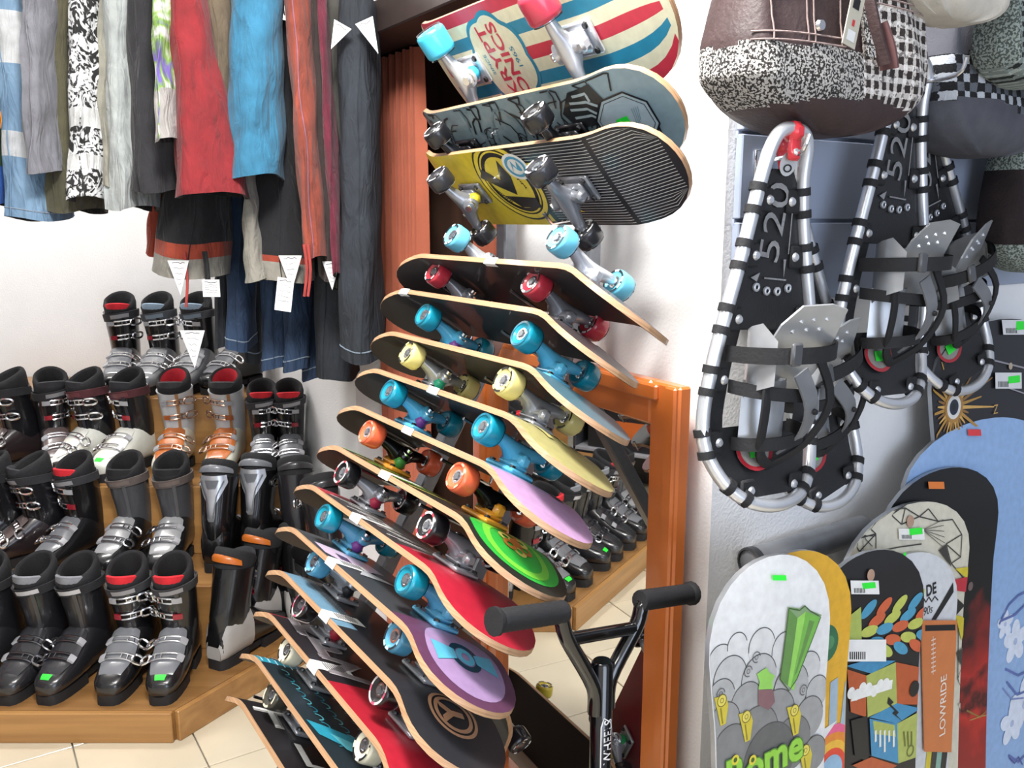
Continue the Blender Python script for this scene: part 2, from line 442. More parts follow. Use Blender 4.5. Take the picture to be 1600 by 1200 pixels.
def bearing_mesh(w=.0336):
    g = G(); h = w / 2
    for s in (-1, 1):
        g.lathe([(.0125, s * (h - .006)), (.0115, s * (h - .0035)), (.0085, s * (h - .0035)), (.0075, s * (h - .006)), (.004, s * (h - .006))], 16, axis='y')
        rp = [(.0235, s * (h + .0003)), (.0195, s * (h + .0002))]
        rings = [[(r * math.sin(a), y, r * math.cos(a)) for a in [R(20) + 2 * math.pi * k / 40 for k in range(41)]] for r, y in rp]
        g.loft(rings, lambda i, j: 1 if (j // 3) % 3 else 2, closed=False)
    return g
TB, THG, TBU, TAX = tmp(truck_base(), 'truck', [BLACK, CHROME]), tmp(truck_hanger(), 'hanger', [BLACK]), tmp(truck_bushing(), 'bushing', [BLACK, CHROME]), tmp(truck_axle(), 'axle', [STEEL])
WHEEL, WBIG, BEAR = tmp(wheel_mesh(), 'wheel', [BLACK]), tmp(wheel_mesh(.031, .042), 'wheel', [BLACK]), tmp(bearing_mesh(), 'bearing', [CHROME, BLACK, WHITE])
CACHE = {}
def shared(me, name, mats):
    k = (me.name, tuple(m.name for m in mats))
    if k not in CACHE: CACHE[k] = swap(me, name, mats)
    return CACHE[k]
WBASE, WSEP = .36, .148
def skateboard(label, M, base='222226', matfn=None, mats=None, graphic=None, wheels=('ffffff',) * 4, prints=('15151a', 'e8e8e8'), hang='b9bcc2', tbase='b9bcc2', bush='2fae62', stickers=(), big=False, group='skateboards on the steel rack'):
    root = thing('skateboard', label, 'skateboard', M=M, group=group)
    mlist = [paint(base), PLY] + [paint(h) for h in (mats or [])]
    deck = deck_mesh(matfn or (lambda u, s: 0)).build('deck', mlist, root, smooth=35)
    gt = link('grip_tape', GRIP_ME, deck)
    if graphic:
        g = G(); gm = graphic(g); g.build('graphic', [paint(h) for h in gm], deck, smooth=0)
    for (u, side) in stickers:               # paper wrapped over the edge with barcode lines
        g = G(); e = side * halfw(u)
        for du in (0,):
            rows = []
            for v, off in ((e - side * .075, .0012), (e - side * .04, .0012), (e - side * .01, .0012), (e + side * .001, .0012), (e + side * .0014, -.012), (e - side * .008, -.0132)):
                rows.append([deckS(u - .02 + .04 * k / 4, v, off) for k in range(5)])
            g.loft(rows, 0, closed=False)
            for k in range(9): g.quad(u - .015, e - side * (.02 + .005 * k), u + .012, e - side * (.022 + .005 * k), deckS, 1, .0018, 2, 1)
        g.build('barcode_label', [WHITE, INK], deck, smooth=0)
    sat = lambda h: max(hexc(h)) > 1.6 * min(hexc(h)) and max(hexc(h)) > .1
    mh_ = mat('truck_' + hang, hexc(hang), .28, .0 if sat(hang) else .55, coat=.3, var=.03); mb_ = mat('truck_' + tbase, hexc(tbase), .28, .0 if sat(tbase) else .55, coat=.3, var=.03)
    k = 0
    for sx in (-1, 1):
        t = link('truck', shared(TB, 'truck', [mb_, BLACK]), root); t.matrix_local = Matrix.Translation((sx * WBASE / 2, 0, 0)) @ Matrix.Rotation(0 if sx < 0 else math.pi, 4, 'Z')
        link('hanger', shared(THG, 'hanger', [mh_]), t); link('bushing', shared(TBU, 'bushing', [paint(bush), CHROME]), t); link('axle', TAX, t)
        for sy in (-1, 1):
            h = wheels[k]; k += 1
            mw_ = mat('urethane_' + h, hexc(h), .28, coat=.4, var=.02)
            w = link('wheel', shared(WBIG if big else WHEEL, 'wheel', [mw_]), root)
            w.matrix_local = Matrix.Translation((sx * WBASE / 2, sy * (WSEP / 2), AX)) @ Matrix.Rotation(rnd.random() * 6, 4, 'Y')
            b = link('bearing', shared(BEAR, 'bearing', [CHROME, paint(prints[0]), paint(prints[1])]), w)
            if big: b.scale = (1.17, 1.36, 1.17)
    return root
# orientation: local x = toward the viewer's end (wall-frame +X), y = across from room edge to wall edge, z = wheel side
def board_M(P, alpha, up):
    """P: wall-frame position of the room-side near wheel centre"""
    a = R(alpha); Wv = Vector((0, math.cos(a), -math.sin(a)))
    if up: n = Vector((0, math.sin(a), math.cos(a))); x = Vector((1, 0, 0))
    else: n = Vector((0, -math.sin(a), -math.cos(a))); x = Vector((1, 0, 0))
    y = n.cross(x)                           # right handed
    c = Vector(P) - x * (WBASE / 2) + Wv * (WSEP / 2) - n * AX
    return WM @ frame(c, x, y, n)
def board_uv(M, px, py):
    Mi = M.inverted(); o = Mi @ O; d = Mi.to_3x3() @ ray(px, py); p = o + d * (-o.z / d.z); return (p.x, p.y)
YM = board_M((-1.244, .868, 1.632), 47, False); GM = board_M((-1.262, .872, 1.722), 47, False)
# for boards with wheels up y = +Wv (room edge is y<0); for boards showing the bottom y = -Wv (room edge is y>0)
def stripes_matfn(u, s):
    return 0
def g_kryp(g):
    cols = ['e3e0c2', '2b86a6', 'c9364a', 'e3e0c2']
    cl = []
    for i in range(60):                       # scalloped cloud
        a = 2 * math.pi * i / 60; r = 1 + .10 * abs(math.sin(3.5 * a))
        cl.append((-.055 + .085 * r * math.cos(a), .078 * r * math.sin(a) * .93))
    for k, (sc_, mi, off) in enumerate(((1.08, 1, .0006), (.98, 0, .0012))):
        g.poly([(-.055 + (x + .055) * sc_, y * sc_) for x, y in cl], deckS, mi, off)
    T = lambda t, x, y, s: g.text(t, (x, y), s, deckS, 2, .0018, rot=R(90), bold=.02, sx=1.0)
    T('KRYPT', -.073, 0, .043); T('ONICS', -.034, 0, .043)
    g.text('1965', (-.004, 0), .02, deckS, 1, .0018, rot=R(90), bold=.0); g.text('SINCE', (-.107, 0), .014, deckS, 1, .0018, rot=R(90))
    return cols
def m_kryp(u, s):
    k = int((s + 1) / 2 * 9); base = [2, 0, 3, 0, 2, 0, 3, 0, 2][max(0, min(8, k))]
    if u < -.33 or u > .385: return 0
    return base
def g_grey(g):
    cols = ['14181c', '9fb0b6', '1c2226', 'c9d4d6', '24e03a', '6f8a94']
    r_ = random.Random(3)
    for i in range(120):                      # engraved feather strokes
        u0 = -.36 + .72 * r_.random(); v0 = -.085 + .17 * r_.random(); L = .05 + .05 * r_.random(); a = r_.choice((.5, .7, 2.5, 2.8)) + r_.random() * .3
        pts = [(u0 + L * t * math.cos(a + t), v0 + L * t * math.sin(a + t * 1.2)) for t in (0, .3, .6, 1)]
        pts = [(u, max(-halfw(u) * .96, min(halfw(u) * .96, v))) for u, v in pts]
        g.ribbon(pts, .0022 + .003 * r_.random(), deckS, 0 if i % 5 else 5, .0013)
    for i in range(9):
        c = (-.15 + .2 * r_.random(), -.06 + .1 * r_.random()); g.disc(c, .010, .0125, deckS, 0, .0007, 16)
    q = lambda L: [board_uv(GM, x, y) for x, y in L]
    g.poly(q([(885, 146), (915, 136), (962, 186), (950, 192), (905, 200), (880, 178)]), deckS, 2, .0016)
    for L in ([(893, 152), (912, 148), (920, 160)], [(890, 162), (915, 160), (932, 168)], [(892, 172), (918, 170), (935, 180)], [(900, 184), (925, 180), (940, 188)]): g.ribbon(q(L), .005, deckS, 1, .002)
    o = [(.305 + .056 * math.cos(R(22.5 + 45 * k)), .0 + .056 * math.sin(R(22.5 + 45 * k))) for k in range(8)]
    g.poly(o, deckS, 1, .0022); g.ribbon(o, .0035, deckS, 0, .0026, 2, True)
    o2 = [(.305 + .049 * math.cos(R(22.5 + 45 * k)), .0 + .049 * math.sin(R(22.5 + 45 * k))) for k in range(8)]
    g.ribbon(o2, .0012, deckS, 0, .0026, 2, True)
    [g.ribbon([(.318 + .004 * k, -.022 + .006 * k), (.326 + .004 * k, .02)], .0012, deckS, 5, .0026, 2) for k in range(4)]; g.quad(.29, -.012, .312, .012, deckS, 4, .003)
    return cols
def g_yellow(g):
    cols = ['17161a', 'e6d040', 'd8d6d0', '4c9ec2', 'f2f2ee', '6b6a72']
    for k in range(34):                        # fine diagonal pin stripes on the nose
        v = -.09 + k * .0062; u0 = .02
        g.ribbon([(max(.04, u0), v), (.385, v + .0)], .0011, lambda u, v, o: deckS(u, max(-halfw(u) * .98, min(halfw(u) * .98, v)), o), 2, .0006, 10)
    c = board_uv(YM, 797, 286); cl = lambda u, v, o: deckS(u, max(-halfw(u), min(halfw(u), v)), o)
    g.disc(c, .0, .098, cl, 0, .0010, 40); g.disc(c, .082, .093, cl, 1, .0014, 40); g.disc(c, .074, .078, cl, 1, .0014, 40)
    g.disc(c, 0, .064, deckS, 1, .0016, 36)
    q = lambda L: [board_uv(YM, 730 + x * .1, 220 + y * .1) for x, y in L]
    g.poly(q([(225, 440), (530, 605), (445, 300), (690, 550), (800, 835), (520, 715), (215, 570)]), deckS, 0, .0022)
    g.poly(q([(600, 850), (1080, 880), (1190, 1040), (870, 1030)]), deckS, 0, .0022)
    for (x0, y0, x1, y1) in ((640, 430, 940, 740), (400, 715, 720, 960)):      # two lines of small script
        for k in range(14):
            p0 = q([(lerp(x0, x1, k / 14), lerp(y0, y1, k / 14) + 14 * math.sin(k * 2.1)), (lerp(x0, x1, (k + .6) / 14) + 8, lerp(y0, y1, (k + .6) / 14) - 16)]); g.ribbon(p0, .0024, deckS, 0, .0023, 1)
    g.disc((.028, .055), 0, .030, deckS, 4, .0024, 24, 1.3); g.disc((.028, .055), .018, .024, deckS, 3, .0028, 24, 1.3); g.poly([(.012, .045), (.022, .07), (.03, .052), (.04, .068), (.044, .046), (.036, .045), (.03, .048), (.022, .058)], deckS, 3, .003)
    g.quad(.062, .01, .092, .06, deckS, 1, .0016); g.poly([(.09, -.03), (.14, -.06), (.08, -.06)], deckS, 1, .0016)
    return cols
def m_yellow(u, s): return 2 if u < .02 else 0
def smudge(cols, seed, n=10):
    def f(g):
        r_ = random.Random(seed)
        S = lambda u, v, o: deckS(u, max(-halfw(u) * .97, min(halfw(u) * .97, v)), o)
        for i in range(n):
            u0 = -.3 + .5 * r_.random(); v0 = -.06 + .12 * r_.random(); L = .06 + .08 * r_.random()
            g.ribbon([(u0, v0), (u0 + L * .5, v0 + .03 * (r_.random() - .5)), (u0 + L, v0 + .05 * (r_.random() - .5))], .01 + .02 * r_.random(), S, i % len(cols), .0006 + .00015 * i)
        return cols
    return f
def g_green(g):
    cols = ['2fa33a', '8fd13f', 'c9b95a', 'a8672c', '1d1f1c', '6fbf3a']
    g.disc((.29, -.0), 0, .085, lambda u, v, o: deckS(u, max(-halfw(u) * .9, min(halfw(u) * .9, v)), o), 0, .0006, 32, 1.05)
    g.disc((.30, -.005), .05, .064, deckS, 5, .0012, 30, 1.1)
    for k in range(6):
        a = k * 1.05; g.disc((.285 + .02 * math.cos(a), .02 * math.sin(a)), .006, .014, deckS, 2 + k % 2, .0016 + .0002 * k, 14)
    g.disc((.285, 0), 0, .012, deckS, 3, .003, 14)
    for k in range(7): g.ribbon([(-.3 + .06 * k, -.09), (-.28 + .06 * k, -.02), (-.26 + .06 * k, .05)], .012, deckS, 1 if k % 2 else 2, .0006)
    return cols
def g_red10(g):
    cols = ['d9d7d2', '222226', '8d8b88']
    for k in range(14): g.ribbon([(-.19 + .022 * k, -.085 + .012 * (k % 4)), (-.165 + .022 * k, -.03 + .01 * (k % 3)), (-.15 + .022 * k, .03)], .006 - .003 * (k % 2), deckS, 0, .001 + .00005 * k)
    for k in range(8): g.ribbon([(-.2 + .045 * k, .05), (-.17 + .045 * k, -.07)], .004, deckS, 2, .0007)
    return cols
def m_red10(u, s): return 2 if (u < -.2 or u > .12) else 0
def g_purple(g):
    cols = ['4f3350', '9a7fa6', '58a9c4', '1d3b4d', 'c7b3c9', 'b7b9be']
    S = lambda u, v, o: deckS(u, max(-halfw(u) * .93, min(halfw(u) * .93, v)), o)
    g.disc((.30, 0), 0, .075, S, 1, .0006, 32, 1.1)
    g.disc((.295, 0), .020, .031, deckS, 3, .0012, 24); g.disc((.295, 0), .008, .018, deckS, 2, .0014, 24)
    for s in (-1, 1): g.poly([(.285, s * .02), (.305, s * .02), (.318, s * .062), (.275, s * .062)], deckS, 2, .0016)
    g.poly([(-.17, -.085), (-.10, -.09), (-.03, -.05), (-.07, .03), (-.12, .02), (-.15, -.03)], deckS, 4, .001); g.poly([(-.12, -.06), (-.08, -.065), (-.07, -.045), (-.105, -.04)], deckS, 0, .0014); g.poly([(-.05, -.03), (.0, -.06), (.0, .03)], deckS, 5, .0012)
    return cols
def m_purple(u, s): return 2 if u > .19 else (3 if u < -.05 and s > 0 else 0)
def g_black12(g):
    cols = ['b98a68', '26262a', '9fb6c4', '3c4a55']
    g.disc((.29, 0), .041, .047, deckS, 0, .0008, 32); g.disc((.29, 0), .030, .037, deckS, 0, .0008, 32)
    g.text('Y', (.29, 0), .058, deckS, 0, .001, rot=R(180), bold=.05)
    for k in range(26): g.ribbon([(-.34 + .011 * k, -.06), (-.325 + .011 * k, -.035)], .003, deckS, 2, .0007, 2)
    return cols
def m_black12(u, s): return 2 if (u < .02 and s < -.55) else (3 if u < -.28 else 0)
def g_kpz(g):
    cols = ['8e878b', 'c9c4c6', '232024', 'a88a86']
    for i, ch in enumerate('KPZ'):
        for off, c, d in ((.0008, 1, .004), (.0014, 0, .0)):
            g.text(ch, (-.205 + .088 * i + d, -.030 + d), .115, deckS, c, off, rot=R(84), bold=.03, sx=1.15)
    for k in range(5): g.ribbon([(-.262, -.05 + .016 * k), (-.252, -.043 + .016 * k)], .003, deckS, 1, .001, 2)
    return cols
def m_kpz(u, s): return 2 if (u < -.255 or u > .035) else 0
def g_blue14(g):
    cols = ['bfe3ea', '1d2a33', '2b90a8', 'e8e8e4', '63c0cf']
    S = lambda u, v, o: deckS(u, max(-halfw(u) * .97, min(halfw(u) * .97, v)), o)
    for k in range(12): g.ribbon([(-.388, -.07 + .012 * k), (-.33, -.075 + .0135 * k), (-.24 + .004 * k, -.09 + .015 * k)], .0028, S, 0, .0006)
    for k in range(30):
        u = -.2 + .03 * (k % 10); v = -.06 + .04 * (k // 10)
        g.disc((u, v), .010, .013, deckS, 2 if k % 2 else 4, .0008, 10, 1, 0, 0, math.pi)
    g.poly([(.0, -.09), (.05, -.085), (.16, .05), (.05, .02)], deckS, 2, .001); g.poly([(.04, -.06), (.09, -.05), (.17, .06), (.1, .04)], deckS, 4, .0013)
    for k in range(5): g.ribbon([(.10 + .006 * k, -.01 + .012 * k), (.112 + .006 * k, -.004 + .012 * k)], .004, deckS, 3, .0016, 2)
    return cols
def m_blue14(u, s): return 2 if u < -.24 else 0
def g_ts(g):
    cols = ['e6e6e2', '3a2a28', '8d7b44', '9d9c98']
    g.text('TS', (-.19, -.02), .10, deckS, 3, .0007, rot=R(86), bold=.03, sx=1.2); g.text('TS', (-.194, -.022), .10, deckS, 0, .0012, rot=R(86), bold=.0, sx=1.2)
    g.text('L', (-.06, -.02), .12, deckS, 0, .001, rot=R(86), bold=.0, sx=1.2)
    return cols
kr = skateboard('cream skateboard with teal and red stripes and a cloud logo, topmost on the rack', board_M((-1.235, .865, 1.885), 52, False), 'e3e0c2', m_kryp, ['c9364a', '2b86a6'], g_kryp,
           ('c23a50', '3fb6d6', '3fb6d6', 'c23a50'), ('15151a', '15151a'), 'c9ccd2', 'c9ccd2', '3fb6d6', big=True)
kr.scale = (1, 1.2, 1)
for c_ in kr.children:
    if c_.name.startswith('deck'): c_.scale = (.94, 1, 1); c_.location.x = -.022
skateboard('grey-blue skateboard with black engraved feathers and an octagon badge on its nose', board_M((-1.262, .872, 1.722), 47, False), '7f959d', None, None, g_grey,
           ('131316',) * 4, ('e8e8e8', '131316'), '1b1b1f', '1b1b1f', '1b1b1f')
skateboard('yellow and black skateboard with a round lightning logo and pin-striped nose', board_M((-1.244, .868, 1.632), 47, False), '1d1c22', m_yellow, ['e0c832'], g_yellow,
           ('1d1d20', '26262a', '1d1d20', '26262a'), ('e8e8e8', '131316'), '85878d', '85878d', 'e0c832')
SB = [
 ('skateboard with pale blue wheels and black underside, directly below the yellow one', (-1.187, .872, 1.515), '3a3134', None, None, smudge(['5a4b4d', '2a2426', '7d7478'], 1), ('6cc0d8',), ('16242a', 'dff2f6'), 'c9ccd2', 'c9ccd2', '2b2b30', ((.03, -1),)),
 ('skateboard with crimson wheels and grey hangers below the pale-blue-wheeled one', (-1.232, .852, 1.440), '4a4042', None, None, smudge(['8d8a8c', '3a3134', '9c6a66'], 2), ('b5303f',), ('16161a', 'e9d7d9'), '9a9ca2', '9a9ca2', '2b2b30', ((-.24, -1),)),
 ('skateboard with glossy teal wheels and sky-blue trucks, upper of the teal ones', (-1.208, .815, 1.355), '4d6c78', None, None, smudge(['35525e', '5a4b4d', '86a6b0'], 3), ('12859c',), ('0c5a70', '0f6f86'), '5cb6d8', '5cb6d8', '7a3d8f', ()),
 ('skateboard with cream-yellow wheels and silver trucks with green bushings', (-1.190, .768, 1.283), 'a8a06a', None, None, smudge(['c9c07a', '6b6450', '8d7b44'], 4), ('dccf86',), ('1a1a16', 'dccf86'), 'b9bcc2', 'b9bcc2', '17a07c', ((.0, -1),)),
 ('skateboard with teal wheels, sky-blue trucks and a lilac blue nose, above the orange-wheeled one', (-1.180, .720, 1.212), '5f8fa8', lambda u, s: 2 if u > .25 else 0, ['b58fb5'], smudge(['3f7f9c', '7fb0c4', '4a4042'], 5), ('12859c',), ('0c5a70', '0f6f86'), '5cb6d8', '5cb6d8', '7a3d8f', ((-.02, -1),)),
 ('skateboard with orange wheels, golden baseplates and a bright green nose', (-1.185, .674, 1.134), '23251f', None, None, g_green, ('ef6a45',), ('d9552f', 'e8a08a'), '151517', 'd8932c', '3f8f3a', ((-.02, -1),)),
 ('red skateboard with black wheels and grey lettering below the green-nosed one', (-1.200, .625, 1.055), '3a3638', m_red10, ['a81f33'], g_red10, ('141416',), ('e3e0e0', 'c23a4a'), 'b9bcc2', 'b9bcc2', 'b02a4a', ((-.03, -1),)),
 ('skateboard with teal wheels and a purple nose with a blue winged emblem', (-1.180, .575, .980), '3b3e42', m_purple, ['5a3550', '6d6f75'], g_purple, ('12859c',), ('0c5a70', '0f6f86'), '5fa8cc', '5fa8cc', '7a3d8f', ((-.05, -1),)),
 ('black skateboard with blue wheels and a copper ring emblem on the nose', (-1.162, .545, .900), '28282c', m_black12, ['6d93ab', '8fa8b4'], g_black12, ('4f93b4',), ('17242c', 'a8cfe0'), 'b9bcc2', 'b9bcc2', '2b2b30', ((-.03, -1),)),
 ('red and black skateboard with big grey block letters and black wheels', (-1.145, .510, .826), '242024', m_kpz, ['a81f30'], g_kpz, ('161214',), ('c9c0c2', 'b8506a'), 'b9bcc2', 'b9bcc2', 'b02a3c', ((-.02, -1),)),
 ('skateboard with a teal fan-striped tail and off-white wheels near the bottom of the rack', (-1.130, .474, .752), '1f2a30', m_blue14, ['2b90a8'], g_blue14, ('d9d4bc',), ('15181c', 'd9d4bc'), 'c4c6ca', 'c4c6ca', '2b2b30', ()),
 ('black skateboard with white block letters, lowest in view on the rack', (-1.112, .436, .680), '1f1c1e', None, None, g_ts, ('3a3830',), ('d8d2b8', '3a3830'), 'b9bcc2', 'b9bcc2', '2b2b30', ()),
]
for (lab, P, base, mf, ms, gr, wh, pr, hg, tb, bu, st) in SB:
    skateboard(lab, board_M(P, 32, True), base, mf, ms, gr, wh * 4, pr, hg, tb, bu, st)

# ------------------------------------------------------------------ steel rack carrying the boards
rk = thing('display_rack', 'grey steel rack with two bent posts and wire prongs carrying the skateboards', 'rack', M=WM @ Matrix.Translation((-1.5, .95, 0)))
RACK_ST = mat('rack_steel', hexc('8d9096'), .35, .75, var=.05, scale=60)
for X in (-1.655, -1.355):
    pts = [(X + 1.5, .11, 2.15), (X + 1.5, .11, 1.50), (X + 1.5, .105, 1.38), (X + 1.5, .075, 1.28)]
    pts += [(X + 1.5, .075 - .045 / .076 * t, 1.28 - t) for t in (.2, .5, .8, 1.02)]
    pts = smoothpath(pts, 4); pts[-1].z = .02
    g = G(); g.tube(pts, .019, 8, sq=(.017, .019)); g.build('post', RACK_ST, rk, smooth=30)
    g = G(); g.box((X + 1.5, -.40, .012), (.06, .5, .024), ch=.004); g.build('foot', RACK_ST, rk, smooth=0)
g = G(); g.box((0, .11, 1.98), (.3, .025, .04), ch=.003); g.build('cross_bar', RACK_ST, rk, smooth=0)
g = G(); g.box((0, -.32, .34), (.3, .025, .04), ch=.003); g.build('cross_bar', RACK_ST, rk, smooth=0)
for (lab, P, *rest) in SB:
    a = R(32); y0 = P[1] + .074 * math.cos(a) - .06 * math.sin(a) - .95; z0 = P[2] - .074 * math.sin(a) - .06 * math.cos(a)
    for X in (-.155, .145):
        b = Vector((X, y0 + .095 * math.cos(a) - .004, z0 - .095 * math.sin(a) - .018)); t_ = Vector((X, y0 - .03 * math.cos(a), z0 + .03 * math.sin(a) - .018))
        g = G(); g.tube([t_, b, b + Vector((0, .012, .022))], .0035, 6); g.build('prong', CHROME, rk)
for z in (1.575, 1.66, 1.76):
    for X in (-.155, .145):
        g = G(); g.tube([(X, .09, z - .02), (X, .02, z - .03), (X, .0, z - .01)], .0035, 6); g.build('prong', CHROME, rk)

# ------------------------------------------------------------------ stunt scooter
pl_, pr_ = at_w(787, 975, 1.10), at_w(1090, 932, 1.38)
ax = (pr_ - pl_); ln = ax.length; mid = at_w(940, 1082, 1.25)
ex = Vector((ax.x, ax.y, 0)).normalized(); ey = Vector((-ex.y, ex.x, 0))
base = Vector((mid.x, mid.y, 0)); zt = (pl_.z + pr_.z) / 2
st = thing('scooter', 'black stunt scooter with rubber grips and a white flame logo on its stem', 'scooter', M=frame(base, ex, ey, ZA))
hl = ln / 2; zj = mid.z
BLK = mat('gloss_black_paint', hexc('08080a'), .15, coat=.8, var=.02)
sl = (pr_.z - pl_.z) / ln
def hp(x, dz=0): return (x, 0, zt + sl * x + dz)
g = G()
g.tube(smoothpath([hp(-hl + .01), hp(-.30 * ln), hp(-.235 * ln), hp(-.205 * ln, -.012), hp(-.175 * ln, -.045), (-.020, 0, zj + .02), (-.014, 0, zj - .03)], 5), .0125, 10)
g.tube(smoothpath([hp(hl - .01), hp(.30 * ln), hp(.235 * ln), hp(.205 * ln, -.012), hp(.175 * ln, -.045), (.020, 0, zj + .02), (.014, 0, zj - .03)], 5), .0125, 10)
g.tube([hp(-.172 * ln, -.046), hp(.172 * ln, -.046)], .0105, 10)
g.build('handlebar', BLK, st)
for s in (-1, 1):
    g = G(); pts = []; rs = []
    for k in range(25):
        x = s * lerp(hl, hl - .135, k / 24); pts.append(hp(x)); rs.append(.0205 if k in (0, 1) else (.0175 if k % 2 else .0163))
    g.tube(pts, rs, 14); g.build('grip', RUBBER, st)
g = G(); g.tube([(0, 0, zj + .055), (0, 0, zj + .05), (0, 0, .22)], [.014, .0175, .0175], 16); stem = g.build('stem', BLK, st)
def stemS(u, v, off=0.):       # u up the stem, v around, facing the viewer (local -y)
    a = v / .0175; return Vector((-.0178 * math.sin(a), -(.0178 + off) * math.cos(a), zj - .10 + u))
g = G()
fl = [(-.085, -.014), (-.06, -.010), (-.03, -.012), (.0, -.013), (.03, -.011), (.055, -.004), (.066, .010), (.05, .014), (.02, .014), (-.03, .014), (-.062, .013), (-.074, .016), (-.066, .006), (-.085, .006), (-.074, -.004)]
g.ribbon(fl, .0018, stemS, 0, .0006, 2, True)
g.text('HOT WHEELS', (-.002, .0015), .021, stemS, 0, .0006, rot=0, bold=.01)
g.build('flame_logo', WHITE, stem, smooth=0)
g = G(); g.tube([(0, 0, .22), (0, 0, .06)], .02, 12); g.box((0, -.25, .075), (.11, .46, .02), ch=.006); g.box((0, -.03, .12), (.05, .07, .1), ch=.008); g.build('deck', BLK, st, smooth=30)
for y in (-.0, -.53):
    g = G(); g.M = Matrix.Translation((0, y, .05)); g.lathe([(.01, -.012), (.04, -.012), (.05, -.006), (.05, .006), (.04, .012), (.01, .012)], 24, axis='x'); g.build('wheel', RUBBER, st)

# ================================================================== boot platform
OAK = wood('oak_veneer', hexc('8c6236'), hexc('ad8049'), (.8, 8, 14), .4, .3)
OAKT = wood('oak_top', hexc('7c5730'), hexc('9a7142'), (.8, 14, 8), .4, .3)
P1 = at_z(275, 1157, 0); fd = Vector((math.sin(R(30)), math.cos(R(30)), 0)); fn = Vector((math.cos(R(30)), -math.sin(R(30)), 0))
TIERS = [(0., .10, 0.), (.40, .33, .20), (.69, .59, .34), (.99, .86, .46)]     # set back, top height, facet inset
pf = thing('display_platform', 'stepped oak display platform with an angled corner carrying the ski boots', 'platform')
for i, (sb, zt_, ins) in enumerate(TIERS):
    z0 = 0.001 if i == 0 else TIERS[i - 1][1]
    wfz = P1.y + sb
    c0 = P1 - fn * ins; c1 = c0 + fd * ((wfz - c0.y) / fd.y)          # right front corner of this tier
    L = .60 if i == 0 else max(.05, (1.06 - c1.dot(YA)) / fd.dot(YA))
    c2 = c1 + fd * L
    if c2.y > BW - .02: c2 = c1 + fd * ((BW - .02 - c1.y) / fd.y)
    poly = [(-2.3, wfz), (c1.x, wfz), (c2.x, c2.y), (min(c2.x, c2.x - (BW - .02 - c2.y) * .65), BW - .02), (-2.3, BW - .02)]
    g = G(); g.prism([(x, y) for x, y in poly], z0, zt_ - .004); g.build('tier', OAKT, pf, smooth=0)
    g = G(); g.prism([(x, y) for x, y in poly], zt_ - .004, zt_); g.build('tier_top', OAKT, pf, smooth=0)
    g = G(); g.box(((c1.x - 2.3) / 2, wfz - .009, (z0 + zt_) / 2), (c1.x + 2.3 - .003, .018, zt_ - z0), ch=.003); g.build('fascia_board', OAK, pf, smooth=0)
    g = G(); d = (c2 - c1); m = (c1 + c2) / 2 + fn * .009
    g.M = frame((m.x, m.y, (z0 + zt_) / 2), fd, -fn, ZA); g.box((0, 0, 0), (d.length - .003, .018, zt_ - z0), ch=.003); g.build('fascia_board', OAK, pf, smooth=0)

# ================================================================== ski boots
FT = [(-.207, .022, .062), (-.198, .036, .072), (-.18, .046, .082), (-.15, .052, .094), (-.11, .055, .112), (-.07, .054, .138), (-.03, .052, .17), (.01, .052, .19), (.05, .050, .18), (.085, .045, .15), (.102, .036, .11), (.108, .026, .08)]
def foot_pt(y, a, off=0.):                 # a = 0 on top, +-pi at the sole
    hw, top = tab(FT, y); zc = .028 + (top - .028) * .45; hz = top - zc if math.cos(a) > 0 else zc - .026
    e = .75; c, s_ = math.cos(a), math.sin(a)
    return Vector(((hw + off) * math.copysign(abs(s_) ** e, s_), y, zc + (hz + off) * math.copysign(abs(c) ** e, c)))
CT = [(.10, .046, .066, .034), (.14, .051, .072, .030), (.20, .054, .068, .018), (.26, .058, .068, .004), (.32, .063, .073, -.012), (.40, .066, .078, -.024)]
def cuff_pt(a, z, off=0.):                 # a = 0 at the front (toward -y)
    rx, ry, c = tab(CT, z)
    return Vector(((rx + off) * math.sin(a), c - (ry + off) * math.cos(a), z))
AN = [2 * math.pi * k / 24 for k in range(24)]
BOOT = {}
def bp(name, fn):
    if name not in BOOT: BOOT[name] = tmp(fn(), name, [BLACK, BLACK, BLACK], 50)
    return BOOT[name]
def b_lower():
    g = G(); ys = [p[0] for p in FT]; ys = sorted(ys + [-.13, -.09, -.05, -.01, .03])
    g.loft([[foot_pt(y, a) for a in AN] for y in ys], 0, cap0=True, cap1=True); return g
def b_sole():
    g = G(); ys = [-.207, -.198, -.18, -.15, -.11, -.07]; ring = [(tab(FT, y)[0] * .86, y) for y in ys]
    g.prism([(-x, y) for x, y in ring] + [(x, y) for x, y in ring[::-1]], 0, .032)
    ys = [.0, .05, .085, .102, .110]; ring = [(tab(FT, y)[0] * .86, y) for y in ys]
    g.prism([(-x, y) for x, y in ring] + [(x, y) for x, y in ring[::-1]], 0, .034)
    g.prism([(-.035, -.08), (.035, -.08), (.035, .01), (-.035, .01)], .012, .032)
    return g
def b_cuff():
    g = G(); zs_ = [.115, .13, .16, .20, .24, .28, .305]
    rings = [[cuff_pt(a, z + (.03 * math.cos(a) if z < .14 else 0) + (.012 * -math.cos(a) if z > .29 else 0), .002) for a in AN] for z in zs_]
    rings += [[cuff_pt(a, .305 - .012 * math.cos(a), -.004) for a in AN], [cuff_pt(a, .25, -.005) for a in AN]]
    g.loft(rings, 0)
    # overlap seam of the shell
    g.loft([[cuff_pt(R(18) + R(10) * k / 3, z, .0055) for k in range(4)] for z in (.15, .2, .25, .295)], 1, closed=False)
    return g
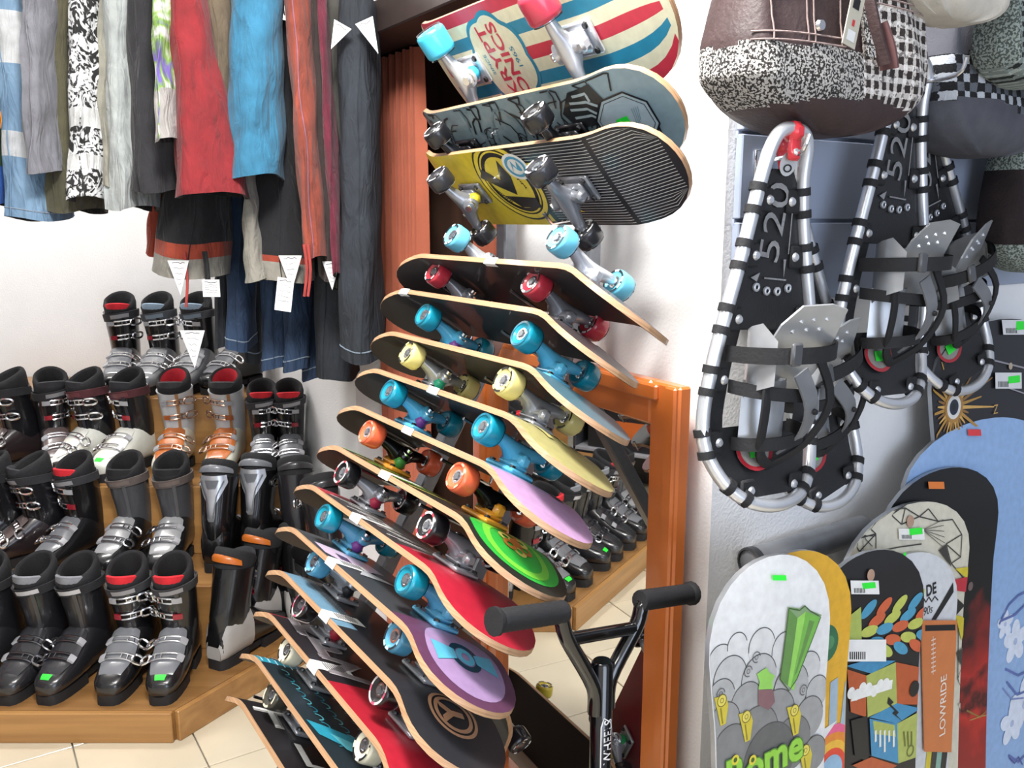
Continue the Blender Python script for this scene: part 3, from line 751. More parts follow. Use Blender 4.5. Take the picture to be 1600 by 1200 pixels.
def b_liner():
    g = G(); h = lambda a: .042 * (1 - math.cos(a)) / 2 - .006
    prof = [(-.004, .28), (-.003, .315), (-.007, .33), (-.014, .334), (-.020, .326), (-.022, .28), (-.024, .17), (-.04, .16)]
    rings = [[cuff_pt(a, z + (h(a) * 1.3 if z > .3 else 0), o) for a in AN] for o, z in prof]
    g.loft(rings, lambda i, j: 0 if i < 4 else 1, cap1=True); return g
def b_tongue():
    g = G(); A = [R(-68) + R(136) * k / 12 for k in range(13)]
    f = lambda a, z, o: cuff_pt(a, z - .10 * (a / 1.0) ** 2 * (z - .27), o)
    g.loft([[f(a, z, o) for a in A] for z, o in ((.29, -.006), (.322, -.005), (.340, -.007), (.343, -.013), (.336, -.019), (.28, -.021))], 0, closed=False); return g
def b_strap():
    g = G(); A = [R(-150) + R(300) * k / 24 for k in range(25)]
    f = lambda a, z, o: cuff_pt(a, z + .010 * math.sin(a), o)
    g.loft([[f(a, z, o) for a in A] for z, o in ((.274, .002), (.274, .0065), (.303, .0065), (.303, .002))], 0, closed=False)
    g.loft([[f(R(-20) + R(60) * k / 8, z, .0075) for k in range(9)] for z in (.281, .297)], 1, closed=False); return g
def b_panel():
    g = G(); A = [R(-48) + R(96) * k / 8 for k in range(9)]
    g.loft([[foot_pt(y, a * (1 - .25 * abs(y + .1) / .07), o) for a in A] for y, o in ((-.175, .001), (-.17, .004), (-.14, .0045), (-.11, .0045), (-.08, .0045), (-.045, .0045), (-.04, .001))], 0, closed=False); return g
def b_heel():
    g = G(); A = [R(42) + R(276) * k / 14 for k in range(15)]
    g.loft([[foot_pt(y, a, .003) for a in A] for y in (-.02, .01, .03, .05, .07, .085, .098, .106, .109)], 0, closed=False)
    g.add([foot_pt(.109, a, .002) for a in A], [tuple(range(15))], 0); return g
def b_spoiler():
    g = G(); A = [R(118) + R(124) * k / 12 for k in range(13)]
    f = lambda a, z, o: cuff_pt(a, z - .02 * ((a - math.pi) / 1.1) ** 2 * (z - .29) / .06, o)
    g.loft([[f(a, z, o) for a in A] for z, o in ((.336, -.001), (.339, .004), (.352, .004), (.360, .000), (.366, -.014))], 0, closed=False); return g
def b_vplate():
    g = G(); S = lambda u, v, off=0.: cuff_pt(math.pi + u / .066, v, .004 + off)
    g.loft([[S(x * t, z, o) for t in (-1, -.5, 0, .5, 1)] for x, z, o in ((.046, .325, 0), (.050, .30, .004), (.030, .262, .006), (.014, .235, .006), (.013, .185, .006), (.010, .175, 0))], 0, closed=False)
    g.loft([[S(x * t, z, .008) for t in (-1, 0, 1)] for x, z in ((.022, .312), (.012, .285))], 1, closed=False)
    for s in (-1, 1): g.ribbon([(s * .036, .308), (s * .016, .258), (s * .008, .19)], .004, S, 1, .009)
    return g
def buckle_on(S, z, a0, a1, w=.016, lev=1):
    g = G()
    for dz in (-w / 2, w / 2): g.tube([S(lerp(a0, a1, k / 8), dz, .006) for k in range(9)], .0032, 6, 0)
    for k in (0, 2, 4): 
        a = lerp(a0, a1, k / 8 + .03); g.tube([S(a, -w / 2, .006), S(a, w / 2, .006)], .0022, 6, 0)
    # catch plate on the far side, lever on the near side
    g.loft([[S(lerp(a1, a1 + .42 * (1 if a1 > a0 else -1), k / 4), dz * w, o) for dz, o in ((-.55, .003), (-.5, .009), (.5, .009), (.55, .003))] for k in range(5)], 1, closed=False)
    s_ = -1 if a1 > a0 else 1
    loop = [S(a0, -w * .6, .010), S(a0 + s_ * .30, -w * .75, .017), S(a0 + s_ * .48, -w * .4, .021), S(a0 + s_ * .48, w * .4, .021), S(a0 + s_ * .30, w * .75, .017), S(a0, w * .6, .010)]
    g.tube(smoothpath(loop, 3, True), .0040, 6, 0, True)
    return g
def b_buckle(k, mir):
    z, a0, a1 = ((.262, .75, -.15), (.205, .8, -.1), (-.075, .75, -.35), (-.125, .75, -.4))[k]
    if k < 2: S = lambda a, d, o: cuff_pt(mir * a, z + d + .006 * math.sin(a), o + .003)
    else: S = lambda a, d, o: foot_pt(z + d, mir * a, o + .003)
    return buckle_on(S, z, a0, a1)
def b_sticker():
    g = G(); g.loft([[foot_pt(y, a, .0022) for a in (R(-14), R(0), R(14))] for y in (-.195, -.187, -.179)], 0, closed=False); return g
def b_logo():
    g = G(); S = lambda u, v, off=0.: cuff_pt(u / .06, v, .003 + off); return g
def ski_boot(label, loc, rz, st, mir=1, scale=1.05, tilt=0.):
    root = thing('ski_boot', label, 'ski boot', group='ski boots on the stepped platform')
    root.matrix_world = Matrix.Translation(loc) @ Matrix.Rotation(rz, 4, 'Z') @ Matrix.Rotation(tilt, 4, 'Y') @ Matrix.Scale(scale, 4)
    D = dict(lower='141416', cuff='141416', seam='222225', collar='1c1c1f', inner='0b0b0d', tongue='26262a', strap=None, print='8a8a8d', panel=None, heel=None, spoiler=None, vplate=None, bk=CHROME, plate='8d1f2c', nb=4, sticker=False, sole='19191b')
    D.update(st)
    def P(name, fn, mats, par=root):
        return link(name, shared(bp(fn.__name__ if not isinstance(fn, tuple) else str(fn), fn if not isinstance(fn, tuple) else (lambda: b_buckle(*fn))), name, mats), par)
    sh_ = lambda h: mat('shell_' + h, hexc(h), .26, coat=.5, var=.03)
    pad = lambda h: mat('liner_' + h, hexc(h), .85, var=.12, bump=.2, bscale=300)
    lo = P('lower_shell', b_lower, [sh_(D['lower'])])
    P('sole', b_sole, [mat('boot_sole_' + D['sole'], hexc(D['sole']), .7)])
    P('cuff', b_cuff, [sh_(D['cuff']), sh_(D['seam'])])
    P('liner', b_liner, [pad(D['collar']), pad(D['inner'])])
    P('tongue', b_tongue, [pad(D['tongue'])])
    if D['strap']: P('power_strap', b_strap, [pad(D['strap']), pl(D['print'])])
    if D['panel']: P('instep_panel', b_panel, [sh_(D['panel'])], lo)
    if D['heel']: P('heel_piece', b_heel, [pl(D['heel'], .5)], lo)
    if D['spoiler']: P('spoiler', b_spoiler, [pl(D['spoiler'], .35)])
    if D['vplate']: P('rear_plate', b_vplate, [mat('rear_plate', hexc('b9bcc2'), .25, .7), mat('rear_plate_dark', hexc('6f7278'), .3, .7)])
    for k in D.get('bks', range(4)): P('buckle', (k, mir), [D['bk'], pl(D['plate'] if k == 1 else '9a9a9e', .25)])
    if D['sticker']: P('price_sticker', b_sticker, [GREEN_ST], lo)
    return root
DK = dict(lower='232326', cuff='1d1d20', seam='2c2c30', tongue='7d7f85', collar='1b1b1e', strap='26262a', print='c9c9cc', panel='2c2c30', bk=mat('dark_chrome', (.25, .25, .27), .25, 1), bks=(2, 3))
RED = dict(tongue='c8202c', panel='6f7176', strap='3a3a3e', print='9a9a9e', lower='1a1a1c')
DKRED = dict(tongue='c8202c', panel='5a5c60', strap='1d1d20')
WHO = dict(lower='d9d8c8', cuff='c3c5c8', seam='a87a50', panel='b5652f', inner='b51c2c', collar='1a1a1c', tongue='3a3a3c', strap=None, plate='a0562c', bk=mat('amber_chrome', (.6, .42, .32), .25, 1))
GRY = dict(lower='1f2022', cuff='4b4c4f', seam='56575a', panel='8f9092', strap='6d625e', print='7d716c', tongue='1d1d1f', bk=mat('dark_chrome', (.25, .25, .27), .25, 1), bks=(2, 3))
BLU = dict(lower='77797c', cuff='1d1d20', panel='8d8f92', tongue='8fa4b8', strap='55595f', print='7f8f9f')
PLUM = dict(lower='e0e0d6', cuff='17171a', panel='d8d8d0', strap='5a2e33', print='6a3a40', tongue='2c2c30', seam='303034')
BRN = dict(lower='2a2224', cuff='17171a', panel='5f5250', strap='2c2c2f', tongue='303034', plate='8d1f2c')
REARV = dict(vplate=True, heel=None, cuff='101012', lower='101012', spoiler='6f7278', strap=None, bks=(0, 2))
REARO = dict(spoiler='b5601e', heel='9d9a97', cuff='0f0f11', lower='0f0f11', strap=None, bks=(0, 1))
REARK = dict(spoiler='2c2c2f', cuff='1d1d20', lower='1b1b1d', bks=(0,))
def spot(px, toew, z, sc_=1.1, back=.2):
    w = toew + back * sc_; zz = z + .2
    depth = w * math.cos(TH) - (zz - CH) * math.sin(TH)
    return Vector(((px - 800) / F * depth, w, z))
T1, T2, T3, T4 = [(P1.y + sb + .02, z) for sb, z, _ in TIERS]
S_ = lambda d: dict(d, sticker=True)
front = [(-8, DK, -1, 'black ski boot cut off by the left edge, front row of the platform', 4),
         (66, DK, 1, 'charcoal ski boot with grey tongue, left of the front pair', 6), (132, S_(DK), -1, 'charcoal ski boot with a green toe sticker in the front row', 10),
         (207, RED, 1, 'black ski boot with red tongue and chrome buckles, left one of the front right pair', 0), (277, S_(RED), -1, 'black ski boot with red tongue and green toe sticker at the platform corner', -4)]
for px, s_, mir, lab, a in front: ski_boot(lab, spot(px, T1[0], T1[1]), R(-a), s_, mir)
row2 = [(-4, DKRED, 1, 'black ski boot with red tongue turned sideways at the left edge, second row', -50), (58, BRN, 1, 'black ski boot with a dark brown foot turned aside, second row', -48), (125, RED, -1, 'black ski boot with red tongue and silver instep in the second row', -18),
        (204, GRY, 1, 'grey-cuffed ski boot with a slanted brown strap in the second row', -8), (274, GRY, -1, 'grey-cuffed ski boot with a level brown strap in the second row', 2)]
for px, s_, mir, lab, a in row2: ski_boot(lab, spot(px, T2[0], T2[1]), R(a), s_, mir)
row3 = [(22, BRN, 1, 'black ski boot at the far left end of the third row', -40), (85, BRN, 1, 'black and brown ski boot turned aside beside the white-toed pair', 30), (142, PLUM, 1, 'black ski boot with white toe and dark red strap, left one', -28), (207, S_(PLUM), -1, 'black ski boot with white toe, dark red strap and green sticker', -16),
        (277, WHO, 1, 'white and orange ski boot with red lining, left one of the pair', 4), (357, S_(WHO), -1, 'white and orange ski boot with red lining and green sticker', 2), (412, RED, 1, 'black ski boot with red tongue right of the white and orange pair', 12), (453, S_(RED), -1, 'black ski boot with red tongue and green sticker near the white stub wall', 14)]
for px, s_, mir, lab, a in row3: ski_boot(lab, spot(px, T3[0] - (.04 if px > 410 else 0), T3[1]), R(a), s_, mir, .95 if px > 410 else 1.05)
row4 = [(193, RED, 1, 'black ski boot with red tongue at the left end of the top row', 10), (252, BLU, 1, 'silver-grey ski boot with blue-grey tongue, left one in the top row', -2), (312, S_(BLU), -1, 'silver-grey ski boot with blue-grey tongue and green sticker in the top row', -6), (372, RED, 1, 'black ski boot with silver instep in the top row under the jeans', -22)]
for px, s_, mir, lab, a in row4: ski_boot(lab, spot(px, T4[0], T4[1]), R(a), s_, mir)
rear = [(368, 2.72, T1[1], REARO, 1, 'black ski boot seen from behind with orange rim and grey heel, nearest', 155), (412, 2.90, T1[1], REARO, 1, 'black ski boot seen from behind with orange rim and grey heel, middle one', 155), (466, 2.98, T1[1], REARO, 1, 'black ski boot seen from behind with orange rim behind the skateboard tails', 196),
        (346, 2.98, T2[1], REARV, 1, 'black ski boot from behind with silver V-shaped plate, left one', 178), (406, 3.06, T2[1], REARV, -1, 'black ski boot from behind with silver V-shaped plate, right one', 176),
        (464, 3.02, T2[1], REARK, 1, 'plain black ski boot from behind right of the silver-plated pair', 198), (503, 2.80, T2[1], REARK, 1, 'plain black ski boot half hidden behind a skateboard tail', 215)]
for px, w, z, s_, mir, lab, a in rear: ski_boot(lab, spot(px, w, z, back=0), R(a), s_, mir)

# ================================================================== clothes on the rail
RW, RZ = 2.55, 2.17
rl = thing('clothes_rail', 'chrome ceiling-hung rail above the row of trousers', 'rail', loc=(-1.4, RW, RZ))
g = G(); g.tube([(-1.5, 0, 0), (1.0, 0, 0)], .014, 10); g.build('rail', CHROME, rl)
for x in (-1.2, .8):
    g = G(); g.tube([(x, 0, 0), (x, 0, 2.9 - RZ)], .008, 8); g.build('hanger_rod', CHROME, rl)
def at_garment(px, py, dw=0.): return at_w(px, py, RW + dw)
def garment(name, label, cat, top, bot, wt, wb, bands, dw=0., depth=.11, folds=5, fa=.10, seed=0, openh=True, skew=0., inner='0a0a0c', extra=None, zt=None):
    """top, bot: pixel centres at the rail depth; wt, wb: half widths in metres; bands: [(t0, hex), ...]"""
    a = at_garment(top[0], top[1], dw); b = at_garment(bot[0], bot[1], dw); r_ = random.Random(seed)
    ph = r_.random() * 6; ph2 = r_.random() * 6
    root = thing(name, label, cat, loc=(a.x, a.y, b.z), group='clothes on the rail')
    N = 32; rows = 26; rings = []; Ht = a.z - b.z
    ts = sorted(set([k / rows for k in range(rows + 1)] + [t for t, _ in bands if 0 < t < 1]))
    def pt(t, k, inn=0.):
        an = 2 * math.pi * k / N; c, s_ = math.cos(an), math.sin(an)
        hw = lerp(wt, wb, t ** 1.2); hd = lerp(depth * .8, depth * 1.1, t)
        f = 1 + fa * (.3 + .7 * t) * (math.sin(folds * an + ph + 1.5 * math.sin(t * 3 + ph2)) + .5 * math.sin((folds * 2 + 1) * an + ph2 + 2 * t))
        wr_ = .006 * math.sin(t * 14 + 3 * an + ph) * math.sin(t * 5 + ph2) * (1 if Ht > .3 else 0)
        x = (hw - inn) * f * math.copysign(abs(c) ** .8, c) + lerp(0, b.x - a.x, t) + wr_; y = (hd - inn) * f * math.copysign(abs(s_) ** .8, s_)
        return Vector((x, y, Ht * (1 - t) + skew * x * t + .008 * math.sin(2 * an + ph) * t))
    for t in ts: rings.append([pt(t, k) for k in range(N)])
    n_out = len(rings) - 1
    inner_t = [1, .985, .93, .85] if openh else [1]
    for t in inner_t: rings.append([pt(t, k, .006) for k in range(N)])
    mats = []; hx = []
    for _, h in bands:
        if h not in hx: hx.append(h); mats.append(h if not isinstance(h, str) else cloth(h))
    mats.append(cloth(inner)); ii = len(hx)
    def mf(i, j):
        if i >= n_out: return ii
        t = (ts[i] + ts[i + 1]) / 2; h = [b_ for a_, b_ in bands if a_ <= t][-1]; return hx.index(h)
    g = G(); g.loft(rings, mf, cap0=True, cap1=True); body = g.build('body', mats, root, smooth=70)
    # seam along the side facing the viewer
    g = G(); g.tube([pt(t, 24 + (1 if seed % 2 else -1)) + Vector((0, -.0015, 0)) for t in ts], .0016, 5); g.build('seam', [mats[0]], root)
    # hook over the rail
    g = G(); x0 = 0; hz = RZ - b.z
    g.tube(smoothpath([(0, dw and -dw or 0, Ht - .01), (0, -dw, hz - .02), (.018, -dw, hz + .012), (0, -dw, hz + .024), (-.017, -dw, hz + .01)], 4), .002, 6); g.build('hanger_hook', CHROME, root)
    if extra: extra(root, pt, Ht)
    return root
def mk_pattern(name, kind):
    """printed fabrics"""
    m = mat(name, (1, 1, 1), .85, var=.02); nt = m.node_tree; b = nt.nodes['Principled BSDF']; tc = [x for x in nt.nodes if x.type == 'TEX_COORD'][0]
    ramp = [x for x in nt.nodes if x.type == 'VALTORGB'][0]; noi = [x for x in nt.nodes if x.type == 'TEX_NOISE'][0]
    e = ramp.color_ramp.elements
    if kind == 'ink':
        noi.inputs['Scale'].default_value = 26; noi.inputs['Detail'].default_value = 3; noi.inputs['Distortion'].default_value = 3
        e[0].position, e[1].position = .46, .52; e[0].color = (.02, .02, .02, 1); e[1].color = (.85, .85, .85, 1)
    if kind == 'floral':
        noi.inputs['Scale'].default_value = 14; noi.inputs['Distortion'].default_value = 1
        e[0].position, e[1].position = .40, .62; e[0].color = hexc('7a66b5') + [1]; e[1].color = hexc('e4e6e2') + [1]
        k = e.new(.5); k.color = hexc('86b03f') + [1]
    if kind == 'denim_l' or kind == 'denim_d' or kind == 'denim_k':
        c0, c1 = {'denim_l': ('5f7f9f', '8fb0cc'), 'denim_d': ('1b2c45', '3f5b80'), 'denim_k': ('1f2329', '353c46')}[kind]
        noi.inputs['Scale'].default_value = 9; e[0].color = hexc(c0) + [1]; e[1].color = hexc(c1) + [1]; e[0].position, e[1].position = .25, .8
        n2 = nt.nodes.new('ShaderNodeTexNoise'); n2.inputs['Scale'].default_value = 700; nt.links.new(tc.outputs['Object'], n2.inputs['Vector'])
        bp_ = nt.nodes.new('ShaderNodeBump'); bp_.inputs['Strength'].default_value = .25; bp_.inputs['Distance'].default_value = .005
        nt.links.new(n2.outputs['Fac'], bp_.inputs['Height']); nt.links.new(bp_.outputs['Normal'], b.inputs['Normal'])
    for k in e: k.color = [x * .74 for x in k.color[:3]] + [1]
    return wrinkle(m)
INKP, FLOR, DL, DD, DKK = mk_pattern('ink_print', 'ink'), mk_pattern('floral_print', 'floral'), mk_pattern('light_denim', 'denim_l'), mk_pattern('blue_denim', 'denim_d'), mk_pattern('black_denim', 'denim_k')
def hem(root, pt, Ht, t=.965):
    g = G(); g.tube([pt(t, k) * 1 + Vector((0, 0, 0)) for k in range(32)], .0022, 5, closed=True); g.build('hem_stitching', cloth('8f9fb0'), root)
def price_tag(root, p, w=.05, h=.085, rot=0., kind='tri'):
    """white triangular card with handwriting, hanging on a thread"""
    M_ = Matrix.Translation(p) @ Matrix.Rotation(rot, 4, 'Y')
    g = G(); g.M = M_ @ Matrix.Rotation(R(90), 4, 'X')
    poly = [(-w / 2, 0), (w / 2, 0), (0, -h)] if kind == 'tri' else [(-w / 2, 0), (w / 2, .0), (w / 2, -h), (-w / 2, -h)]
    g.prism(poly, 0, .0012, 0); t = g.build('price_tag', WHITE, root, smooth=0)
    g = G(); g.M = M_ @ Matrix.Rotation(R(90), 4, 'X'); S = lambda u, v, o: Vector((u, v, .0012 + o)); r_ = random.Random(int(p[0] * 1000) + int(p[2] * 1000))
    for k in range(5):
        v = -.008 - k * h * .15; ww = w * (.36 if kind != 'tri' else max(.05, .36 * (1 - (k + 1.2) / 6.5)))
        pts = [(lerp(-ww, ww, i / 6), v + (r_.random() - .5) * .006) for i in range(7)]
        g.ribbon(pts, .0009 if k else .0016, S, 0, .0004, 2)
    g.build('handwriting', INK, t, smooth=0)
def tri_tag(dx, dz, dy=-.13, **kw): return lambda root, pt, Ht: price_tag(root, (dx, dy, dz), **kw)
M_ = .00190
GT = -55
garment('shorts', 'green and blue shorts with an orange ring print at the left edge', 'shorts', (-8, GT), (-2, 318), .055, .055, [(0, 'c9c8c0'), (.46, '1f3f2a'), (.84, '1f4f9c')], seed=1, dw=-.05,
        extra=lambda root, pt, Ht: (lambda g: (g.disc((0, 0), .034, .040, lambda u, v, o: Vector((.022 + u * .6, -.125 - o, .22 + v)), 0, .0), g.build('ring_print', cloth('d98a2c'), root, smooth=0)))(G()))
garment('shorts', 'light blue denim shorts with white printed bands', 'shorts', (28, GT), (66, 342), .045, .062, [(0, DL), (.2, 'd5d7d8'), (.40, DL), (.66, 'c9ccd0'), (.76, DL)], seed=2, fa=.05, dw=-.06, extra=hem)
garment('shorts', 'grey slim shorts with a small red mark beside the denim pair', 'shorts', (66, GT), (84, 272), .026, .030, [(0, '85858c')], seed=3, dw=-.13)
garment('shorts', 'olive green shorts with soft creases', 'shorts', (106, GT), (126, 330), .040, .050, [(0, '5a563f')], seed=4, dw=-.03)
garment('shorts', 'white shorts with black ink print bands', 'shorts', (140, GT), (152, 312), .034, .044, [(0, INKP), (.62, 'dcdcda'), (.7, INKP), (.82, 'dcdcda'), (.88, INKP)], seed=5, dw=-.07)
garment('shorts', 'beige grey shorts left of the pale grey pair', 'shorts', (166, GT), (186, 296), .030, .034, [(0, '9d9a8c')], seed=6, dw=-.02)
garment('shorts', 'pale grey shorts with piping left of the black pair', 'shorts', (196, GT), (212, 326), .044, .044, [(0, 'b5bab8')], seed=7, dw=-.03)
garment('shorts', 'black shorts with a dark open hem', 'shorts', (234, GT), (256, 300), .045, .058, [(0, '2b2a2e')], seed=8, dw=-.06)
garment('shorts', 'white shorts with green and purple floral print', 'shorts', (264, GT), (277, 224), .022, .024, [(0, FLOR), (.72, 'b9b5b0')], seed=9, dw=-.17)
garment('shorts', 'red flared shorts between the black and the blue pair', 'shorts', (294, GT), (334, 306), .036, .092, [(0, '8c2026')], seed=10, dw=-.14, fa=.11, folds=4)
garment('shorts', 'khaki shorts with a pocket half behind the red pair', 'shorts', (340, GT), (366, 232), .05, .05, [(0, '6d5f4c')], seed=11, dw=-.05)
garment('shorts', 'bright blue shorts with a side seam', 'shorts', (402, GT), (404, 278), .062, .066, [(0, '357a9c')], seed=12, dw=-.10, fa=.05)
def drawcords(xs, hx, z0=.02, L=.09):
    def f(root, pt, Ht):
        for x, h in zip(xs, hx):
            g = G(); g.tube(smoothpath([(x, -.13, z0 + .02), (x + .006, -.135, z0 - L * .4), (x - .004, -.135, z0 - L)], 3), .004, 6); g.build('drawcord', cloth(h), root)
    return f
garment('ski_trousers', 'black leg of ski trousers with orange and grey hem on the left', 'trousers', (330, 40), (302, 432), .06, .105, [(0, '16161b'), (.86, 'a8432c'), (.92, '9a968b')], seed=13, dw=.10, fa=.03, skew=-.08,
        extra=lambda root, pt, Ht: (drawcords([-.075, -.02, -.012], ['b5403a', '131316', '131316'], .06, .14)(root, pt, Ht), price_tag(root, (-.09, -.14, .055), .062, .10), price_tag(root, (.0, -.14, .0), .05, .05, kind='r')))
garment('ski_trousers', 'orange side panel of ski trousers beneath the red shorts', 'trousers', (275, 200), (258, 396), .028, .030, [(0, 'a8432c')], seed=14, dw=.20, fa=.03)
garment('ski_trousers', 'black leg of ski trousers with grey gaiter hanging below the blue shorts', 'trousers', (430, 40), (445, 436), .06, .09, [(0, '16161b'), (.86, '16161b'), (.90, 'a03f2a'), (.925, '9a968b')], seed=15, dw=.06, fa=.03,
        extra=lambda root, pt, Ht: price_tag(root, (.045, -.13, .075), .066, .10))
garment('ski_trousers', 'grey inner gaiter hanging between the black trouser legs', 'trousers', (392, 270), (404, 436), .016, .035, [(0, '9a968b')], seed=16, dw=-.02, depth=.06, fa=.02)
garment('ski_trousers', 'long orange ski trousers with drawcords between black and brown ones', 'trousers', (462, GT), (500, 402), .03, .03, [(0, '9c6a80'), (.12, '984633')], seed=17, dw=-.06, extra=lambda root, pt, Ht: (drawcords([.02, .03], ['b5403a', 'b5403a'], .02, .12)(root, pt, Ht), price_tag(root, (-.03, -.14, -.05), .045, .09, kind='r', rot=.15)))
garment('ski_trousers', 'dark brown trousers right of the long orange ones', 'trousers', (498, GT), (524, 432), .03, .035, [(0, '3a2f2c')], seed=18, dw=.02, extra=tri_tag(.03, .05, w=.05, h=.08))
garment('ski_trousers', 'thin maroon trousers with a hanging cord', 'trousers', (500, GT), (530, 428), .010, .012, [(0, '6e1f35')], seed=19, dw=-.09, depth=.05)
garment('ski_trousers', 'grey-green trousers with a pale edge beside the dark jeans', 'trousers', (524, GT), (538, 450), .028, .022, [(0, '4c4a44')], seed=20, dw=.06)
garment('jeans', 'long black denim jeans hanging next to the orange curtain', 'jeans', (560, 6), (568, 556), .050, .058, [(0, DKK)], seed=21, dw=-.04, fa=.04, extra=lambda root, pt, Ht: (hem(root, pt, Ht), price_tag(root, (-.02, -.13, Ht - .08), .05, .07, rot=.5), price_tag(root, (.035, -.13, Ht - .07), .05, .09, rot=-.4)))
garment('jeans', 'black jeans hanging lower behind the long pair by the curtain', 'jeans', (520, 20), (528, 585), .05, .065, [(0, DKK)], seed=22, dw=.20, fa=.04)
for i, (px, pyb, wd_, dw_, lab) in enumerate(((358, 538, .026, .34, 'narrow dark blue jeans at the left end of the lower jeans'), (378, 542, .032, .26, 'faded blue jeans with pale hem, second from the left of the lower jeans'), (402, 560, .024, .40, 'dark navy jeans deep between the faded pairs'), (433, 572, .036, .30, 'mid blue jeans in the middle of the lower jeans'), (466, 574, .034, .27, 'mid blue jeans below the white price tags'), (492, 588, .030, .36, 'dark blue jeans beside the black pairs'))):
    garment('jeans', lab, 'jeans', (px - 2, 60), (px, pyb), wd_, wd_ * 1.25, [(0, DD if i not in (0, 2) else DKK)], seed=30 + i, dw=dw_, fa=.05, depth=.08,
            extra=(lambda root, pt, Ht: hem(root, pt, Ht)) if i != 0 else (lambda root, pt, Ht: price_tag(root, (-.02, -.42, .10), .072, .11)))

# ================================================================== snowshoes
def snowshoe(label, top, bot, off, hw=.105, wid=1.0, yawk=0., st=True, seed=0):
    a = at_X(top[0], top[1], XC + off); b = at_X(bot[0], bot[1], XC + off)
    up = (a - b); L = up.length; ez = up.normalized(); en = (XA - ez * XA.dot(ez)).normalized(); ey = en.cross(ez) * -1
    # local: x = across (left to right as seen), y = up the shoe, z = out of the wall
    exl = ey if ey.dot(YA) > 0 else -ey
    if yawk:
        q = Matrix.Rotation(yawk, 3, ez); exl = q @ exl; en = q @ en
    root = thing('snowshoe', label, 'snowshoe', M=frame((a + b) / 2, exl, ez, exl.cross(ez)), group='snowshoes on the slatted wall')
    k = L / .68
    half = [(.0, .34), (.022, .334), (.034, .31), (.040, .26), (.050, .19), (.066, .10), (.086, .0), (.102, -.09), (.110, -.17), (.106, -.235), (.085, -.295), (.05, -.33), (0, -.342)]
    half = [(x * wid, y * k) for x, y in half]
    lift = lambda y: .05 * max(0, (-y / k - .2) / .14) ** 1.6 + .015 * max(0, (y / k - .24) / .1)
    loop = half + [(-x, y) for x, y in half[-2:0:-1]]
    P3 = smoothpath([(x, y, lift(y)) for x, y in loop], 4, True)
    g = G(); g.tube(P3, .0105, 10, closed=True); g.build('frame', ALU, root)
    def hwid(y):
        for (x0, y0), (x1, y1) in zip(half, half[1:]):
            if y1 <= y <= y0: return lerp(x1, x0, (y - y1) / (y0 - y1))
        return .03
    DECK = mat('snowshoe_deck', hexc('151517'), .55, coat=.15, var=.1, bump=.1, bscale=300)
    # decking: tail-to-foot panel and toe panel with an opening for the foot
    g = G(); rows = []
    for i in range(15):
        y = lerp(.27, -.02, i / 14) * k; w = hwid(y) - .010 - (.012 if i < 1 else 0); 
        if i > 11: w = w
        rows.append([(w * (2 * j / 6 - 1), y, lift(y) - .002) for j in range(7)])
    g.loft(rows, 0, closed=False); g.loft([[(x, y, z - .003) for x, y, z in r] for r in rows], 0, closed=False)
    for s in (-1, 1):
        rows = []
        for i in range(9):
            y = lerp(-.02, -.20, i / 8) * k; w = hwid(y) - .011; inn = w - .032
            rows.append([(s * w, y, lift(y) - .002), (s * inn, y, lift(y) - .002)])
        g.loft(rows, 0, closed=False)
    rows = []
    for i in range(8):
        y = lerp(-.20, -.325, i / 7) * k; w = max(.01, hwid(y) - .012); rows.append([(w * (2 * j / 6 - 1), y, lift(y) - .002) for j in range(7)])
    g.loft(rows, 0, closed=False); dk = g.build('decking', DECK, root, smooth=50)
    SS = lambda u, v, o: Vector((u, v, lift(v) + o))
    g = G(); GL = cloth('9a9a9c', .05)
    g.text('520', (-.006, .175 * k), .066, SS, 0, .0015, rot=R(83), bold=.0, sx=1.25)
    g.ribbon([(.030, .235 * k), (.030, .12 * k)], .0025, SS, 0, .0015, 1); g.ribbon([(-.02, .075 * k), (.03, .072 * k)], .0025, SS, 0, .0015, 1)
    g.poly([(-.05, .075 * k), (-.03, .085 * k), (-.036, .068 * k)], SS, 0, .0015); g.poly([(.02, .11 * k), (.026, .11 * k), (.024, .075 * k)], SS, 0, .0015)
    g.build('lettering', GL, dk, smooth=0)
    # rivets and wraps along the frame
    for y in (.215, .115, .0, -.11, -.225, -.312):
        for s in (-1, 1):
            yy = y * k; x = s * hwid(yy); z = lift(yy)
            tx = s * (hwid(yy + .01) - hwid(yy - .01)); T = Vector((tx, .02, lift(yy + .01) - lift(yy - .01))).normalized()
            g = G(); c = Vector((x, yy, z))
            for d in (-.017, .017): g.tube([c + T * (d - .006), c + T * (d + .006)], .0135, 10)
            g.box((x - s * .022, yy, z), (.03, .036, .007), ch=.003)
            g.M = Matrix.Translation((x - s * .028, yy, z + .0035)); g.lathe([(0, .004), (.005, .0035), (.0075, 0)], 12, 1); g.build('frame_wrap', [RUBBER, ALU], root)
    # row of eyelets
    for i in range(4):
        g = G(); g.M = Matrix.Translation(((i - 1.5) * .024, (.058 - .008 * math.sin(i)) * k, .0)); g.lathe([(.003, .003), (.004, .004), (.0068, .003), (.007, 0)], 12); g.build('eyelet', ALU, dk)
    # red tail clip and oval badge
    g = G(); g.box((.0, .335 * k, lift(.335 * k)), (.03, .03, .03), ch=.009); g.box((.0, .312 * k, lift(.31 * k) + .008), (.026, .045, .008), ch=.004); g.M = Matrix.Translation((0, .30 * k, lift(.3 * k) + .012)); g.lathe([(0, .003), (.005, .003), (.006, 0)], 12, 1)
    g.build('tail_clip', [pl('d8323c', .4), ALU], root, smooth=40)
